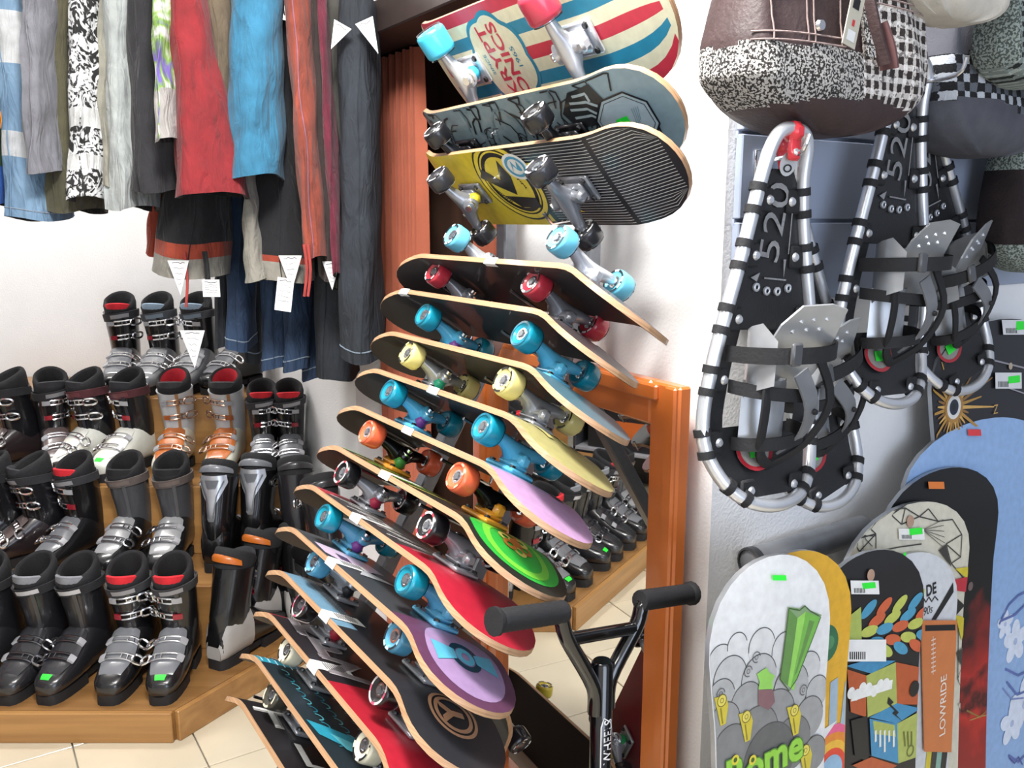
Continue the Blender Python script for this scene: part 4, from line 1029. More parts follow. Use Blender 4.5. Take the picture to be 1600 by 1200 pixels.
    g = G(); g.disc((0, .28 * k), 0, .018, SS, 0, .004, 20); g.disc((0, .272 * k), .004, .006, SS, 1, .005, 12, 1.6); g.build('tail_badge', [pl('b9bbbd', .5), INK], dk, smooth=0)
    g = G(); g.disc((-.02, -.245 * k), 0, .030, SS, 0, .004, 24, 1.35); g.disc((-.02, -.245 * k), .024, .03, SS, 1, .005, 24, 1.35); bd = g.build('toe_badge', [pl('8d8a84', .5), pl('a8202c', .4)], dk, smooth=0)
    g = G(); g.quad(-.034, -.257 * k, -.008, -.237 * k, SS, 0, .007); g.build('price_sticker', GREEN_ST, bd, smooth=0)
    # binding: crampon plate, heel cradle, straps
    PL = mat('binding_metal', hexc('b9bcc0'), .36, .6, var=.05); PD = mat('binding_grey', hexc('75777b'), .5, .2, var=.05)
    yc = -.085 * k
    for sd, wv in ((-1, .075), (1, .066)):       # bent side cheeks of the toe cradle
        g = G(); prof = [(.030, .006), (.055, .010), (.068, .028), (.070, .05), (.064, wv)]
        outl = [[(sd * x, yc + lerp(.05, .075, i / 4) - .03 * (i == 4), z) for i, (x, z) in enumerate(prof)], [(sd * x, yc + .02, z) for x, z in prof], [(sd * x, yc - lerp(.06, .02, i / 4), z) for i, (x, z) in enumerate(prof)]]
        g.loft(outl, 0, closed=False); g.loft([[(x * .95, y, z - .003) for x, y, z in r_] for r_ in outl[::-1]], 0, closed=False); g.build('side_cheek', PL, root, smooth=60)
    g = G(); g.tube(smoothpath([(-.02, yc + .0, .085), (.005, yc - .05, .09), (.022, yc - .10, .065), (.02, yc - .135, .03)], 4), .01, sq=(.015, .002)); tg = g.build('tongue_strap', PD, root)
    for q in (.055, .07):
        g = G(); g.M = Matrix.Translation((.012 + (q - .055) * .4, yc - q - .005, .093 - (q - .055))); g.lathe([(0, .003), (.004, .002), (.005, -.002)], 10); g.build('rivet', INK, tg)
    g = G(); out = [(-.055, 0), (-.05, .05), (-.03, .085), (.02, .095), (.05, .09), (.06, .0), (.05, -.05), (.02, -.07), (.012, -.04), (-.002, -.04), (-.01, -.075), (-.03, -.06), (-.035, -.02)]
    g.M = Matrix.Translation((.0, yc + .02, .05)) @ Matrix.Rotation(R(28), 4, 'X') @ Matrix.Rotation(R(-12 + seed * 9), 4, 'Y')
    g.prism(out, 0, .0035)
    for (x, y) in ((-.02, .06), (.0, .066), (.022, .07), (-.026, .042), (-.004, .048), (.018, .052)):
        g.M = g.M @ Matrix.Translation((x, y, .0035)); g.lathe([(0, .004), (.004, .0)], 6, 1); g.M = g.M @ Matrix.Translation((-x, -y, -.0035))
    g.build('crampon_plate', [PL, ALU], root, smooth=20)
    g = G(); g.M = Matrix.Translation((-.01, yc - .07, .012)); 
    g.loft([[(x, y, .0 + .03 * math.sin((x + .05) / .1 * math.pi)) for x in (-.05, -.025, 0, .025, .05)] for y in (.05, .02, -.02, -.05)], 0, closed=False); g.build('heel_plate', PL, root, smooth=50)
    for n_, (y0, y1, r_, w_, bulge, bk_) in enumerate(((.035, .02, .085, .024, .10, 1), (-.045, -.03, .075, .02, .075, 0), (-.10, -.12, .06, .02, .06, 0))):
        g = G(); A = [math.pi * i / 14 for i in range(15)]
        rows = [[(r_ * math.cos(t) * (1.1 if st else 1), yc + lerp(y0, y1, i / 14) + d, .004 + bulge * math.sin(t) ** .8) for i, t in enumerate(A)] for d in (-w_ / 2, w_ / 2)]
        g.loft(rows, 0, closed=False); g.loft([[(x * .95, y, z - .003) for x, y, z in r] for r in rows[::-1]], 0, closed=False)
        sp = g.build('binding_strap', RUBBER, root, smooth=50)
        if bk_:
            g = G(); g.box((-.045, yc + .028, .094), (.022, .034, .008), ch=.003); g.build('strap_buckle', pl('4a4b4e', .4), sp)
    g = G(); g.tube(smoothpath([(.05, yc + .02, .06), (.075, yc - .05, .07), (.05, yc - .12, .05), (.0, yc - .16, .02)], 4), .006, 6, sq=(.008, .0025)); g.build('binding_strap', RUBBER, root)
    g = G(); g.tube(smoothpath([(-.055, yc + .0, .055), (-.06, yc - .06, .06), (-.04, yc - .13, .04), (.01, yc - .16, .02)], 4), .006, 6, sq=(.008, .0025)); g.build('binding_strap', RUBBER, root)
    # loop that hangs on the wall hook
    hk = inwf(root.matrix_world @ Vector((0, .335 * k, 0)))
    return root, hk
hooks = []
for args in (('front aluminium snowshoe of the left pair with a green price sticker', (1228, 203), (1176, 774), .17, 0.1, 1.14, .0, True, 0),
             ('rear aluminium snowshoe of the left pair, nearer the wall', (1206, 222), (1278, 770), .07, 0.1, 1.05, .0, True, 1),
             ('front aluminium snowshoe of the right pair beneath the plaid bag', (1422, 95), (1366, 622), .11, 0.1, 1.16, .0, True, 1),
             ('rear aluminium snowshoe of the right pair, furthest right', (1430, 118), (1490, 594), .045, 0.1, 1.12, .0, True, 2)):
    root, hk = snowshoe(*args); hooks.append(hk)
for i, (h, lab) in enumerate(((hooks[0], 'chrome hook on the slatted wall holding the left snowshoe pair'), (hooks[2], 'chrome hook on the slatted wall holding the right snowshoe pair'))):
    hk_ = thing('wall_hook', lab, 'hook', M=WM @ Matrix.Translation((XC + .018, max(h[1], YW + .06), h[2] - .035)))
    dy = h[1] - max(h[1], YW + .06)
    g = G(); g.box((.003, 0, 0), (.006, .03, .05), ch=.002); g.build('back_plate', CHROME, hk_)
    g = G(); g.tube(smoothpath([(.004, 0, 0), (.10, dy * .7, .0), (.18, dy, .004), (.195, dy, .03)], 4), .0035, 8); g.build('arm', CHROME, hk_)

# ================================================================== snowboards leaning in a row on the right wall
LEAN = .07
class Board:
    def __init__(s, label, xl, xr, yw, top, off, base, matfn=None, mats=(), tipr=.13):
        X0 = XC + off
        a = at_X(top[0], top[1], X0); l = at_X(xl, yw, X0 + LEAN * .1); r = at_X(xr, yw, X0 + LEAN * .1)
        s.hw = (r - l).length / 2; yc = (inwf(l)[1] + inwf(r)[1]) / 2
        ez = (ZA - XA * LEAN).normalized(); n = YA.cross(ez)
        n = n if n.dot(XA) > 0 else -n
        tip = wf(X0, yc, a.z); s.L = (a.z - .012) / ez.z; org = tip - ez * s.L
        s.M = frame(org, YA, ez, YA.cross(ez)); s.n = YA.cross(ez)
        s.Mi = s.M.inverted()
        s.root = thing('snowboard', label, 'snowboard', M=s.M, group='snowboards leaning on the right wall')
        L, hw = s.L, s.hw; g = G(); e = tipr
        def half(y):
            d = min(y, L - y)
            sc_ = 1 - .10 * (1 - ((y - L / 2) / (L / 2)) ** 2)
            if d < e: return max(.002, hw * (1 - (1 - d / e) ** 2.3) ** .5)
            return hw * sc_ / (1 if True else 1) if d > e * 1.8 else hw * lerp(1, sc_, (d - e) / (e * .8))
        s.half = half
        def bend(y):
            d = min(y, L - y); return -.009 * max(0, 1 - d / .16) ** 2
        s.bend = bend
        ys = [0, .002, .006, .013, .025, .045, .07, .10] + [lerp(.13, L - .13, k / 40) for k in range(41)] + [L - d for d in (.10, .07, .045, .025, .013, .006, .002, 0)]
        nv = 10; f = [[(half(y) * (2 * j / nv - 1), y, bend(y)) for j in range(nv + 1)] for y in ys]; b = [[(x, y, z - .009) for x, y, z in r_] for r_ in f]
        g.loft(f, (lambda i, j: matfn((ys[i] + ys[i + 1]) / 2, 2 * (j + .5) / nv - 1)) if matfn else 0, closed=False); g.loft(b[::-1], 1, closed=False)
        for j in (0, nv): g.loft([[r_[j] for r_ in f], [r_[j] for r_ in b]], 1, closed=False)
        for k in (0, -1): g.loft([f[k], b[k]], 1, closed=False)
        s.deck = g.build('deck', [base if not isinstance(base, str) else paint(base), mat('steel_edge', hexc('a8abb0'), .3, .7)] + [paint(h) for h in mats], s.root, smooth=35)
        s.g = None
    def at(s, px, py):
        o = s.Mi @ O; d = s.Mi.to_3x3() @ ray(px, py); t = -o.z / d.z; p = o + d * t; return (p.x, p.y)
    def S(s, u, v, off=0.):
        h = s.half(max(0, min(s.L, v))) * .985
        return Vector((max(-h, min(h, u)), v, s.bend(v) + off))
    def start(s): s.g = G(); s.cols = []; s.k = .0006; return s
    def c(s, h):
        if h not in s.cols: s.cols.append(h)
        return s.cols.index(h)
    def nk(s): s.k += .00006; return s.k
    def poly(s, pts, h): s.g.poly([s.at(*p) for p in pts], s.S, s.c(h), s.nk())
    def line(s, pts, w, h, closed=False): s.g.ribbon([s.at(*p) for p in pts], w, s.S, s.c(h), s.nk(), 3, closed)
    def disc(s, c, r, h, r0=0., a0=0., a1=2 * math.pi, sx=1.): s.g.disc(s.at(*c), r0, r, s.S, s.c(h), s.nk(), 24, sx, 0, a0, a1)
    def text(s, t, c, size, h, rot=0., bold=.0, sx=1., shear=0.): s.g.text(t, s.at(*c), size, s.S, s.c(h), s.nk(), rot, bold, sx, shear)
    def done(s): s.g.build('graphic', [paint(h) for h in s.cols], s.deck, smooth=0)
    def sticker(s, x0, y0, x1, y1, h, name='price_sticker', bar=False, mark=None):
        g = G(); a, b, c, d = [s.at(*p) for p in ((x0, y0), (x1, y0), (x1, y1), (x0, y1))]
        g.poly([a, b, c, d], s.S, 0, .005); 
        if mark: 
            m = [s.at(*p) for p in mark]; g.poly(m, s.S, 1, .0055)
        if bar:
            for k in range(8):
                t0 = .1 + .05 * k; q = lambda t, v: (lerp(lerp(a[0], b[0], t), lerp(d[0], c[0], t), v), lerp(lerp(a[1], b[1], t), lerp(d[1], c[1], t), v))
                g.poly([q(t0, .55), q(t0 + .025, .55), q(t0 + .025, .9), q(t0, .9)], s.S, 2, .0055)
        g.build(name, [h if not isinstance(h, str) else pl(h, .6), GREEN_ST, INK], s.deck, smooth=0)
# the farthest board first
b = Board('black snowboard with a golden rayed eye, behind the light blue one', 1452, 1650, 640, (1560, 500), .058, '141318').start()
ec = (1489, 636); ecl = b.at(*ec)
for k in range(30):
    a = k * math.pi / 15 + .1; r0, r1 = .030, .060 + .05 * (k % 3 == 0) + (.10 if -.9 < math.atan2(math.sin(a), math.cos(a)) < .5 and k % 2 else 0)
    h = ['b0853a', '8a6430', 'd0a458'][k % 3]
    c_, s_ = math.cos(a), math.sin(a); p, q = (ecl[0] + c_ * r0, ecl[1] + s_ * r0), (ecl[0] + c_ * r1, ecl[1] + s_ * r1); w = .004
    b.g.poly([(p[0] - s_ * w, p[1] + c_ * w), (p[0] + s_ * w, p[1] - c_ * w), (q[0] + s_ * .0015, q[1] - c_ * .0015), (q[0] - s_ * .0015, q[1] + c_ * .0015)], b.S, b.c(h), b.nk())
b.disc(ec, .034, 'a87c3a'); b.disc(ec, .026, 'd9d9d6'); b.disc(ec, .017, '1a2036'); b.disc(ec, .008, '0c0c10')
b.text('Z', (1554, 640), .03, 'c09a58'); b.line([(1540, 560), (1600, 575)], .004, '8d8a92'); b.line([(1556, 600), (1600, 615)], .003, '9c9aa2'); b.disc((1578, 572), .008, 'b0a08c')
b.done()
b.sticker(1568, 500, 1612, 523, 'd9dadd', 'price_label', True, [(1590, 502), (1612, 502), (1610, 514), (1588, 516)]); b.sticker(1552, 582, 1593, 607, 'd9dadd', 'price_label', True, [(1572, 588), (1590, 586), (1590, 597), (1572, 599)])
b = Board('light blue snowboard with white flowers and navy swirls, rightmost', 1411, 1628, 800, (1520, 661), .083, '8fb0dc').start()
for (cx, cy, r) in ((1586, 1002, .030), (1570, 975, .02), (1600, 1100, .04), (1580, 1130, .03)):
    q = b.at(cx, cy)
    for k in range(5):
        a = k * 2 * math.pi / 5 + .3; b.g.disc((q[0] + r * math.cos(a), q[1] + r * math.sin(a)), 0, r * .62, b.S, b.c('d5def0'), b.nk(), 14, 1.35, a)
    b.g.disc(q, 0, r * .3, b.S, b.c('a8b8d8'), b.nk(), 10)
for pts in ([(1560, 975), (1575, 945), (1590, 930), (1600, 925)], [(1562, 970), (1585, 960), (1600, 945)], [(1570, 1045), (1590, 1055), (1600, 1050)], [(1572, 1065), (1588, 1085), (1600, 1080)], [(1575, 1180), (1590, 1190), (1600, 1180)]): b.line(pts, .006, '5a6cab')
b.line([(1566, 1075), (1580, 1092), (1598, 1090)], .004, '7d8dc2'); b.line([(1576, 1184), (1584, 1192), (1590, 1182), (1596, 1194)], .004, '4a4f95')
b.done(); b.sticker(1514, 671, 1534, 681, 'd9363c')
# black to red board: lacquer that turns from black to mottled red down its length
RB = mat('black_red_lacquer', (0, 0, 0), .5, coat=.08); nt = RB.node_tree
rp = [x for x in nt.nodes if x.type == 'VALTORGB'][0]; no = [x for x in nt.nodes if x.type == 'TEX_NOISE'][0]; tc = [x for x in nt.nodes if x.type == 'TEX_COORD'][0]
sx_ = nt.nodes.new('ShaderNodeSeparateXYZ'); nt.links.new(tc.outputs['Object'], sx_.inputs[0])
ma = nt.nodes.new('ShaderNodeMath'); ma.operation = 'MULTIPLY_ADD'; ma.inputs[1].default_value = .34; nt.links.new(no.outputs['Fac'], ma.inputs[0]); nt.links.new(sx_.outputs['Y'], ma.inputs[2])
no.inputs['Scale'].default_value = 9; nt.links.new(ma.outputs[0], rp.inputs['Fac'])
e = rp.color_ramp.elements; e[0].position = .56; e[0].color = hexc('8f1d18') + [1]; e[1].position = .86; e[1].color = hexc('08080a') + [1]
for p_, h in ((.62, 'b8281e'), (.66, '3a0c0c'), (.70, 'a8241c'), (.78, '7a1814')): k = e.new(p_); k.color = hexc(h) + [1]
b = Board('black snowboard fading to red, between the cream and the light blue one', 1378, 1554, 830, (1468, 737), .108, RB).start()
b.line([(1510, 1110), (1530, 1120), (1555, 1100)], .004, '8a6a30'); b.line([(1515, 1125), (1545, 1115)], .003, 'a88040'); b.disc((1516, 916), .010, '6d5a58'); b.done()
b.sticker(1452, 753, 1476, 764, 'e07a2c')
b = Board('cream snowboard with black triangulated line drawing', 1322, 1510, 870, (1424, 790), .133, 'cfcab8').start()
nd = [(1335, 845), (1352, 815), (1372, 835), (1392, 800), (1412, 820), (1420, 795), (1440, 808), (1455, 796), (1468, 815), (1490, 812), (1478, 850), (1503, 835), (1500, 870), (1440, 850), (1405, 855), (1370, 862), (1345, 862), (1506, 905), (1485, 880), (1512, 1010), (1495, 1060), (1514, 1090), (1498, 1140), (1515, 960), (1496, 980)]
for i, p in enumerate(nd):
    for j in sorted(range(len(nd)), key=lambda q: (nd[q][0] - p[0]) ** 2 + (nd[q][1] - p[1]) ** 2)[1:4]:
        if i < j: b.line([p, nd[j]], .0026, '3a3834')
for k in range(8): a = k * .8; b.line([(1350, 838), (1350 + 20 * math.cos(a), 838 + 22 * math.sin(a))], .0016, '2c2a28')
for k in range(6): b.line([(1442, 828), (1475, 812 + 9 * k)], .0014, '55524c')
for t_, h in (([(1465, 860), (1476, 850), (1484, 885)], '3a3834'), ([(1490, 888), (1510, 885), (1510, 905)], 'c9b832'), ([(1490, 960), (1512, 965), (1500, 1000)], 'c9b832'), ([(1492, 1020), (1515, 1000), (1500, 1042)], '3a3834'), ([(1488, 905), (1512, 900), (1512, 925), (1490, 922)], 'b82a38'), ([(1495, 1100), (1515, 1085), (1515, 1150)], 'bdb8a4'), ([(1488, 930), (1505, 945), (1490, 962)], '222020')): b.poly(t_, h)
b.disc((1424, 815), .012, 'b08f7a'); b.done()
b.sticker(1404, 826, 1443, 843, 'e6e6e2', 'price_label', True, [(1420, 826), (1440, 824), (1440, 834), (1420, 836)])
b = Board('white snowboard with scrawled letters and an orange hang label', 1335, 1490, 960, (1440, 862), .158, 'c9ccd0').start()
b.text('DE', (1456, 922), .032, '1c1c1e', bold=.03, sx=.9); b.line([(1438, 942), (1443, 934), (1447, 941), (1452, 933), (1456, 940), (1461, 932), (1466, 938)], .003, '222224'); b.text('90s', (1450, 954), .024, '3a3a3e', shear=.2); b.poly([(1440, 925), (1446, 920), (1444, 935)], 'b5c23c')
b.poly([(1455, 968), (1462, 968), (1490, 925), (1490, 910)], '161618')
for i, h in enumerate(('c9b832', '2c2c2c', '7fa89a', '161618', 'c9ccd0', 'a83a4a')):
    b.poly([(1448 + 8 * i, 1172), (1456 + 8 * i, 1168), (1452 + 8 * i, 1205), (1444 + 8 * i, 1208)], h)
b.done(); b.sticker(1395, 871, 1408, 880, GREEN_ST)
og = G(); cs = [b.at(*p) for p in ((1435, 968), (1490, 968), (1490, 1168), (1440, 1172))]; b0 = b
og.loft([[b.S(x, y, .005) for x, y in cs], [b.S(x, y, .0075) for x, y in cs]], 0, cap0=True, cap1=True)
hl_ = og.build('hang_label', pl('c4743f', .6), b.deck, smooth=0)
og = G(); S8 = lambda u, v, o: b0.S(u, v, .0078 + o)
og.poly([b.at(*p) for p in ((1440, 975), (1487, 974), (1487, 983), (1440, 984))], S8, 1, .0002); og.text('LOWRIDE', b.at(1468, 1100), .030, S8, 0, .0004, rot=R(90), bold=.01); [og.ribbon([b.at(1449, 1048 - 7 * k), b.at(1456, 1045 - 7 * k)], .003, S8, 2, .0004, 1) for k in range(8)]; og.ribbon([b.at(1452, 1052), b.at(1452, 992)], .002, S8, 2, .0003, 1)
og.build('print', [pl('e6d5c6', .6), INK, pl('e0c4b4', .6), pl('b59a8c', .6)], b.deck, smooth=0)
b = Board('black snowboard with coloured cubes and leaves and a barcode label', 1266, 1434, 1000, (1352, 868), .184, '1b191b').start()
b.disc((1304, 935), .030, '4a9ac0', .020, -2.2, 1.4)
leaf = ['4a96b8', 'b9c25c', 'c9603a', '4a96b8', 'b9c25c', 'c9603a']
for i in range(5):
    for j in range(4):
        q = b.at(1358 + 24 * j + 12 * (i % 2), 952 + 17 * i - 4 * j); b.g.disc(q, 0, .0105, b.S, b.c(leaf[(i * 2 + j * 5) % 6]), b.nk(), 16, 2.5, R(24 - 14 * i))
b.poly([(1304, 980), (1345, 948), (1345, 1000), (1310, 998)], 'a8b85c')
for pts, h in (([(1320, 1040), (1360, 1052), (1398, 1032), (1355, 1030)], '3f8ab5'), ([(1322, 1045), (1352, 1055), (1352, 1120), (1328, 1112)], 'b5562c'), ([(1352, 1055), (1398, 1034), (1400, 1100), (1354, 1120)], 'a9b35c'),
               ([(1398, 1034), (1436, 1042), (1436, 1100), (1400, 1100)], 'b5562c'), ([(1357, 1120), (1400, 1098), (1437, 1106), (1400, 1130)], '3f8ab5'), ([(1357, 1122), (1400, 1130), (1402, 1192), (1360, 1180)], '3f8ab5'), ([(1400, 1130), (1437, 1110), (1437, 1180), (1402, 1192)], 'a9b35c'),
               ([(1328, 1125), (1352, 1118), (1356, 1190), (1334, 1180)], '191919'), ([(1330, 1195), (1360, 1182), (1400, 1195), (1370, 1215)], 'b5562c'), ([(1362, 1125), (1396, 1132), (1398, 1150), (1364, 1146)], 'a9b35c')): b.poly(pts, h)
for k in range(7): q = (1328 + 9 * k, 1082 - 2 * k + 5 * math.sin(k * 2)); b.disc(q, .011, 'e8e8e4')
b.line([(1328, 1088), (1392, 1068)], .018, 'e8e8e4')
for k in range(5): b.line([(1366 + 7 * k, 1140), (1366 + 7 * k, 1158 + 8 * (k % 3))], .006, 'dfe0d8')
b.poly([(1386, 1088), (1394, 1096), (1390, 1100), (1402, 1112), (1398, 1116), (1408, 1126), (1392, 1114), (1396, 1110), (1384, 1098)], '121214')
for k in range(3): b.line([(1412 + 5 * k, 1165), (1410 + 6 * k, 1142)], .004, '6b7238')
b.disc((1420, 1172), .012, '6b7238', .009); b.disc((1426, 1075), .016, '161616')
b.disc((1362, 899), .011, 'b08f7a'); b.done()
b.sticker(1329, 907, 1372, 928, 'e8e8e6', 'price_label', True, [(1346, 911), (1366, 909), (1367, 918), (1347, 920)]); b.sticker(1317, 998, 1381, 1032, 'e8e8e6', 'barcode_label', True)
b = Board('yellow snowboard with blue rays and a rainbow, behind the white cartoon one', 1142, 1322, 1000, (1228, 870), .212, 'dda92e').start()
b.disc((1290, 1006), .033, '2f6a48'); b.disc((1296, 1004), .012, '4f8a5c')
for k, x in enumerate((1278, 1300, 1320)): b.poly([(x - 3 - 4 * k, 1160), (x + 8 - 2 * k, 1160), (x + 6 + 3 * k, 1062 - 4 * k), (x - 6 + 3 * k, 1066)], '9fb4c4')
for r_, h in ((.085, 'e0608c'), (.070, 'e0862c'), (.056, 'e6b23a'), (.042, 'd9432c'), (.030, '8fb4d0')): b.disc((1298, 1205), r_, h)
b.poly([(1270, 1150), (1307, 1125), (1290, 1150), (1276, 1172)], 'e3e3e0'); b.done()
b = Board('white snowboard with green star columns, grey clouds and bubble letters', 1112, 1290, 1000, (1203, 874), .240, 'dcdddd').start()
for (cx, cy, r, h) in [(1126, 1035, .028, 'c9caca'), (1152, 1010, .022, 'd4d5d5'), (1190, 1010, .03, 'd0d1d1'), (1225, 1015, .03, 'cdcece'), (1262, 1045, .03, 'c4c5c5'), (1140, 1060, .036, 'bcbdbd'), (1185, 1060, .04, 'b5b6b6'), (1235, 1075, .042, 'aaabab'), (1275, 1080, .028, 'b0b1b1'), (1125, 1090, .03, 'a9aaaa'), (1165, 1100, .036, '9b9c9c'), (1210, 1120, .046, '8c8d8d'), (1262, 1120, .036, '959696'), (1130, 1130, .034, '939494'), (1180, 1150, .05, '7d7e7e'), (1235, 1160, .046, '747575'), (1140, 1170, .04, '7a7b7b'), (1200, 1185, .06, '5d5e5e'), (1270, 1175, .03, '808181')]:
    b.disc((cx, cy), r, h); b.disc((cx, cy), r, '4a4a4c', r - .0016, R(10), R(185))
for c_ in ((1180, 1026), (1167, 1048), (1253, 1077), (1124, 1083)): b.disc(c_, .009, '55555a', .0075, 0, 5); b.disc(c_, .004, '55555a', .003)
gr = ['5f8a48', '6fae4a', '8fca5c', '4c7038', '7d9a70']
b.poly([(1230, 948), (1250, 950), (1256, 945), (1264, 953), (1282, 960), (1272, 970), (1270, 985), (1258, 980), (1244, 988), (1240, 970)], gr[4])
b.poly([(1231, 950), (1244, 965), (1228, 1070), (1216, 1060)], gr[0]); b.poly([(1244, 965), (1257, 955), (1238, 1078), (1228, 1070)], gr[2]); b.poly([(1257, 955), (1280, 964), (1243, 1060), (1232, 1076)], gr[1]); b.poly([(1262, 968), (1270, 970), (1242, 1050), (1238, 1055)], gr[0])
b.line([(1231, 950), (1216, 1060), (1230, 1078), (1242, 1060), (1280, 963), (1264, 954), (1256, 946), (1248, 953), (1231, 950)], .002, '3a5a2c')
b.poly([(1180, 1052), (1188, 1046), (1195, 1042), (1200, 1050), (1208, 1054), (1204, 1064), (1205, 1075), (1182, 1076), (1184, 1064)], gr[2]); b.poly([(1182, 1076), (1205, 1076), (1208, 1095), (1198, 1108), (1182, 1100)], '7d5a60')
for x, y in ((1125, 1095), (1163, 1120), (1238, 1110), (1255, 1172)):
    b.poly([(x - 12, y - 6), (x + 6, y - 10), (x + 10, y + 4), (x + 6, y + 34), (x - 2, y + 38), (x - 8, y + 10)], 'c9b838'); b.disc((x, y - 2), .010, 'd8c95c'); b.disc((x, y - 2), .010, '6a6020', .0085); b.disc((x, y - 2), .004, '6a6020', .003); b.line([(x - 2, y + 10), (x + 1, y + 34)], .003, '8a7d28')
b.text('Rome', (1192, 1188), .074, '4a7a2a', bold=.06); b.text('Rome', (1192, 1188), .074, '8cc63f', bold=.03)
for x in (1145, 1172): b.disc((x, 1185), .008, 'd8c93c'); b.disc((x, 1185), .004, '3a5a1c')
b.done(); b.sticker(1208, 899, 1229, 907, GREEN_ST)
# rack tube behind the first boards
pA, pB = at_X(1172, 880, XC + .035), at_X(1345, 858, XC + .035); yA, yB = inwf(pA)[1], inwf(pB)[1]
tr = thing('rack_tube', 'thick grey wall tube behind the tops of the white and yellow snowboards', 'rack', M=WM @ Matrix.Translation((XC + .035, yA, pA.z)))
g = G(); g.M = Matrix.Rotation(R(-90), 4, 'X'); g.lathe([(0, 0), (.024, 0), (.028, .003), (.028, yB - yA), (0, yB - yA)], 24); g.build('tube', mat('grey_tube', hexc('8a8c90'), .4, .6), tr)
g = G(); g.M = Matrix.Rotation(R(90), 4, 'X'); g.lathe([(.030, -.012), (.030, .002), (.026, .004), (.026, -.002)], 24); g.build('end_ring', mat('dark_ring', hexc('2c2d30'), .4), tr)
for d in (.04, yB - yA - .05):
    g = G(); g.box((-.02, d, 0), (.03, .03, .03), ch=.003); g.build('bracket', STEEL, tr)

# ================================================================== bags hanging on the slatted wall
def weave(name, c1, c2, c3, sc_, kind):
    m = mat(name, (1, 1, 1), .9, var=.02, bump=.5, bscale=350); nt = m.node_tree; b = nt.nodes['Principled BSDF']; tc = [x for x in nt.nodes if x.type == 'TEX_COORD'][0]
    sp = nt.nodes.new('ShaderNodeSeparateXYZ'); nt.links.new(tc.outputs['Object'], sp.inputs[0])
    no = nt.nodes.new('ShaderNodeTexNoise'); no.inputs['Scale'].default_value = 130 if kind != 'tweed' else 260; nt.links.new(tc.outputs['Object'], no.inputs['Vector'])
    def math_(op, a, b_=None, c=None):
        n = nt.nodes.new('ShaderNodeMath'); n.operation = op
        for i, v in enumerate((a, b_, c)):
            if v is None: continue
            if isinstance(v, (int, float)): n.inputs[i].default_value = v
            else: nt.links.new(v, n.inputs[i])
        return n.outputs[0]
    def mix(f, a, b_):
        n = nt.nodes.new('ShaderNodeMix'); n.data_type = 'RGBA'; nt.links.new(f, n.inputs[0])
        for i, v in ((6, a), (7, b_)):
            if isinstance(v, tuple): n.inputs[i].default_value = v
            else: nt.links.new(v, n.inputs[i])
        return n.outputs[2]
    C = lambda h: tuple(hexc(h)) + (1,)
    wob = math_('MULTIPLY_ADD', no.outputs['Fac'], .006, 0.)
    fx = math_('FRACT', math_('MULTIPLY', math_('ADD', sp.outputs['X'], wob), sc_)); fz = math_('FRACT', math_('MULTIPLY', math_('ADD', sp.outputs['Z'], wob), sc_))
    if kind == 'tweed': out = mix(math_('GREATER_THAN', no.outputs['Fac'], .5), C(c1), C(c2))
    elif kind == 'check':
        a = math_('LESS_THAN', fx, .42); d = math_('LESS_THAN', fz, .42)
        out = mix(math_('MAXIMUM', a, d), C(c1), C(c2)); out = mix(math_('MULTIPLY', a, d), out, C(c3))
        out = mix(math_('MULTIPLY', math_('GREATER_THAN', no.outputs['Fac'], .58), .7), out, C(c1))
    else:
        a = math_('LESS_THAN', fx, .5); d = math_('LESS_THAN', fz, .5)
        out = mix(math_('ABSOLUTE', math_('SUBTRACT', a, d)), C(c1), C(c3)); out = mix(math_('MULTIPLY', a, d), out, C(c2))
    nt.links.new(out, b.inputs['Base Color']); return m
BROWN = mat('brown_leather', hexc('3a2a2a'), .6, var=.1, bump=.15, bscale=150); STITCH = cloth('a8918c', .05)
TWEED = weave('grey_tweed', '2a2726', 'b5b2ae', 'ffffff', 1, 'tweed'); CHECK = weave('brown_check', '2c2422', 'c9c2bc', 'e6e2de', 48, 'check')
GING = weave('grey_gingham', '5f646c', 'b9bec6', '15161a', 32, 'gingham'); HOUND = weave('green_houndstooth', '1f2422', 'a3ada8', '7d8884', 60, 'gingham'); TWEED2 = weave('green_tweed', '4a524e', '8f9a94', 'ffffff', 1, 'tweed')
GREYC = mat('grey_canvas', hexc('4f5058'), .85, var=.08, bump=.2, bscale=400)
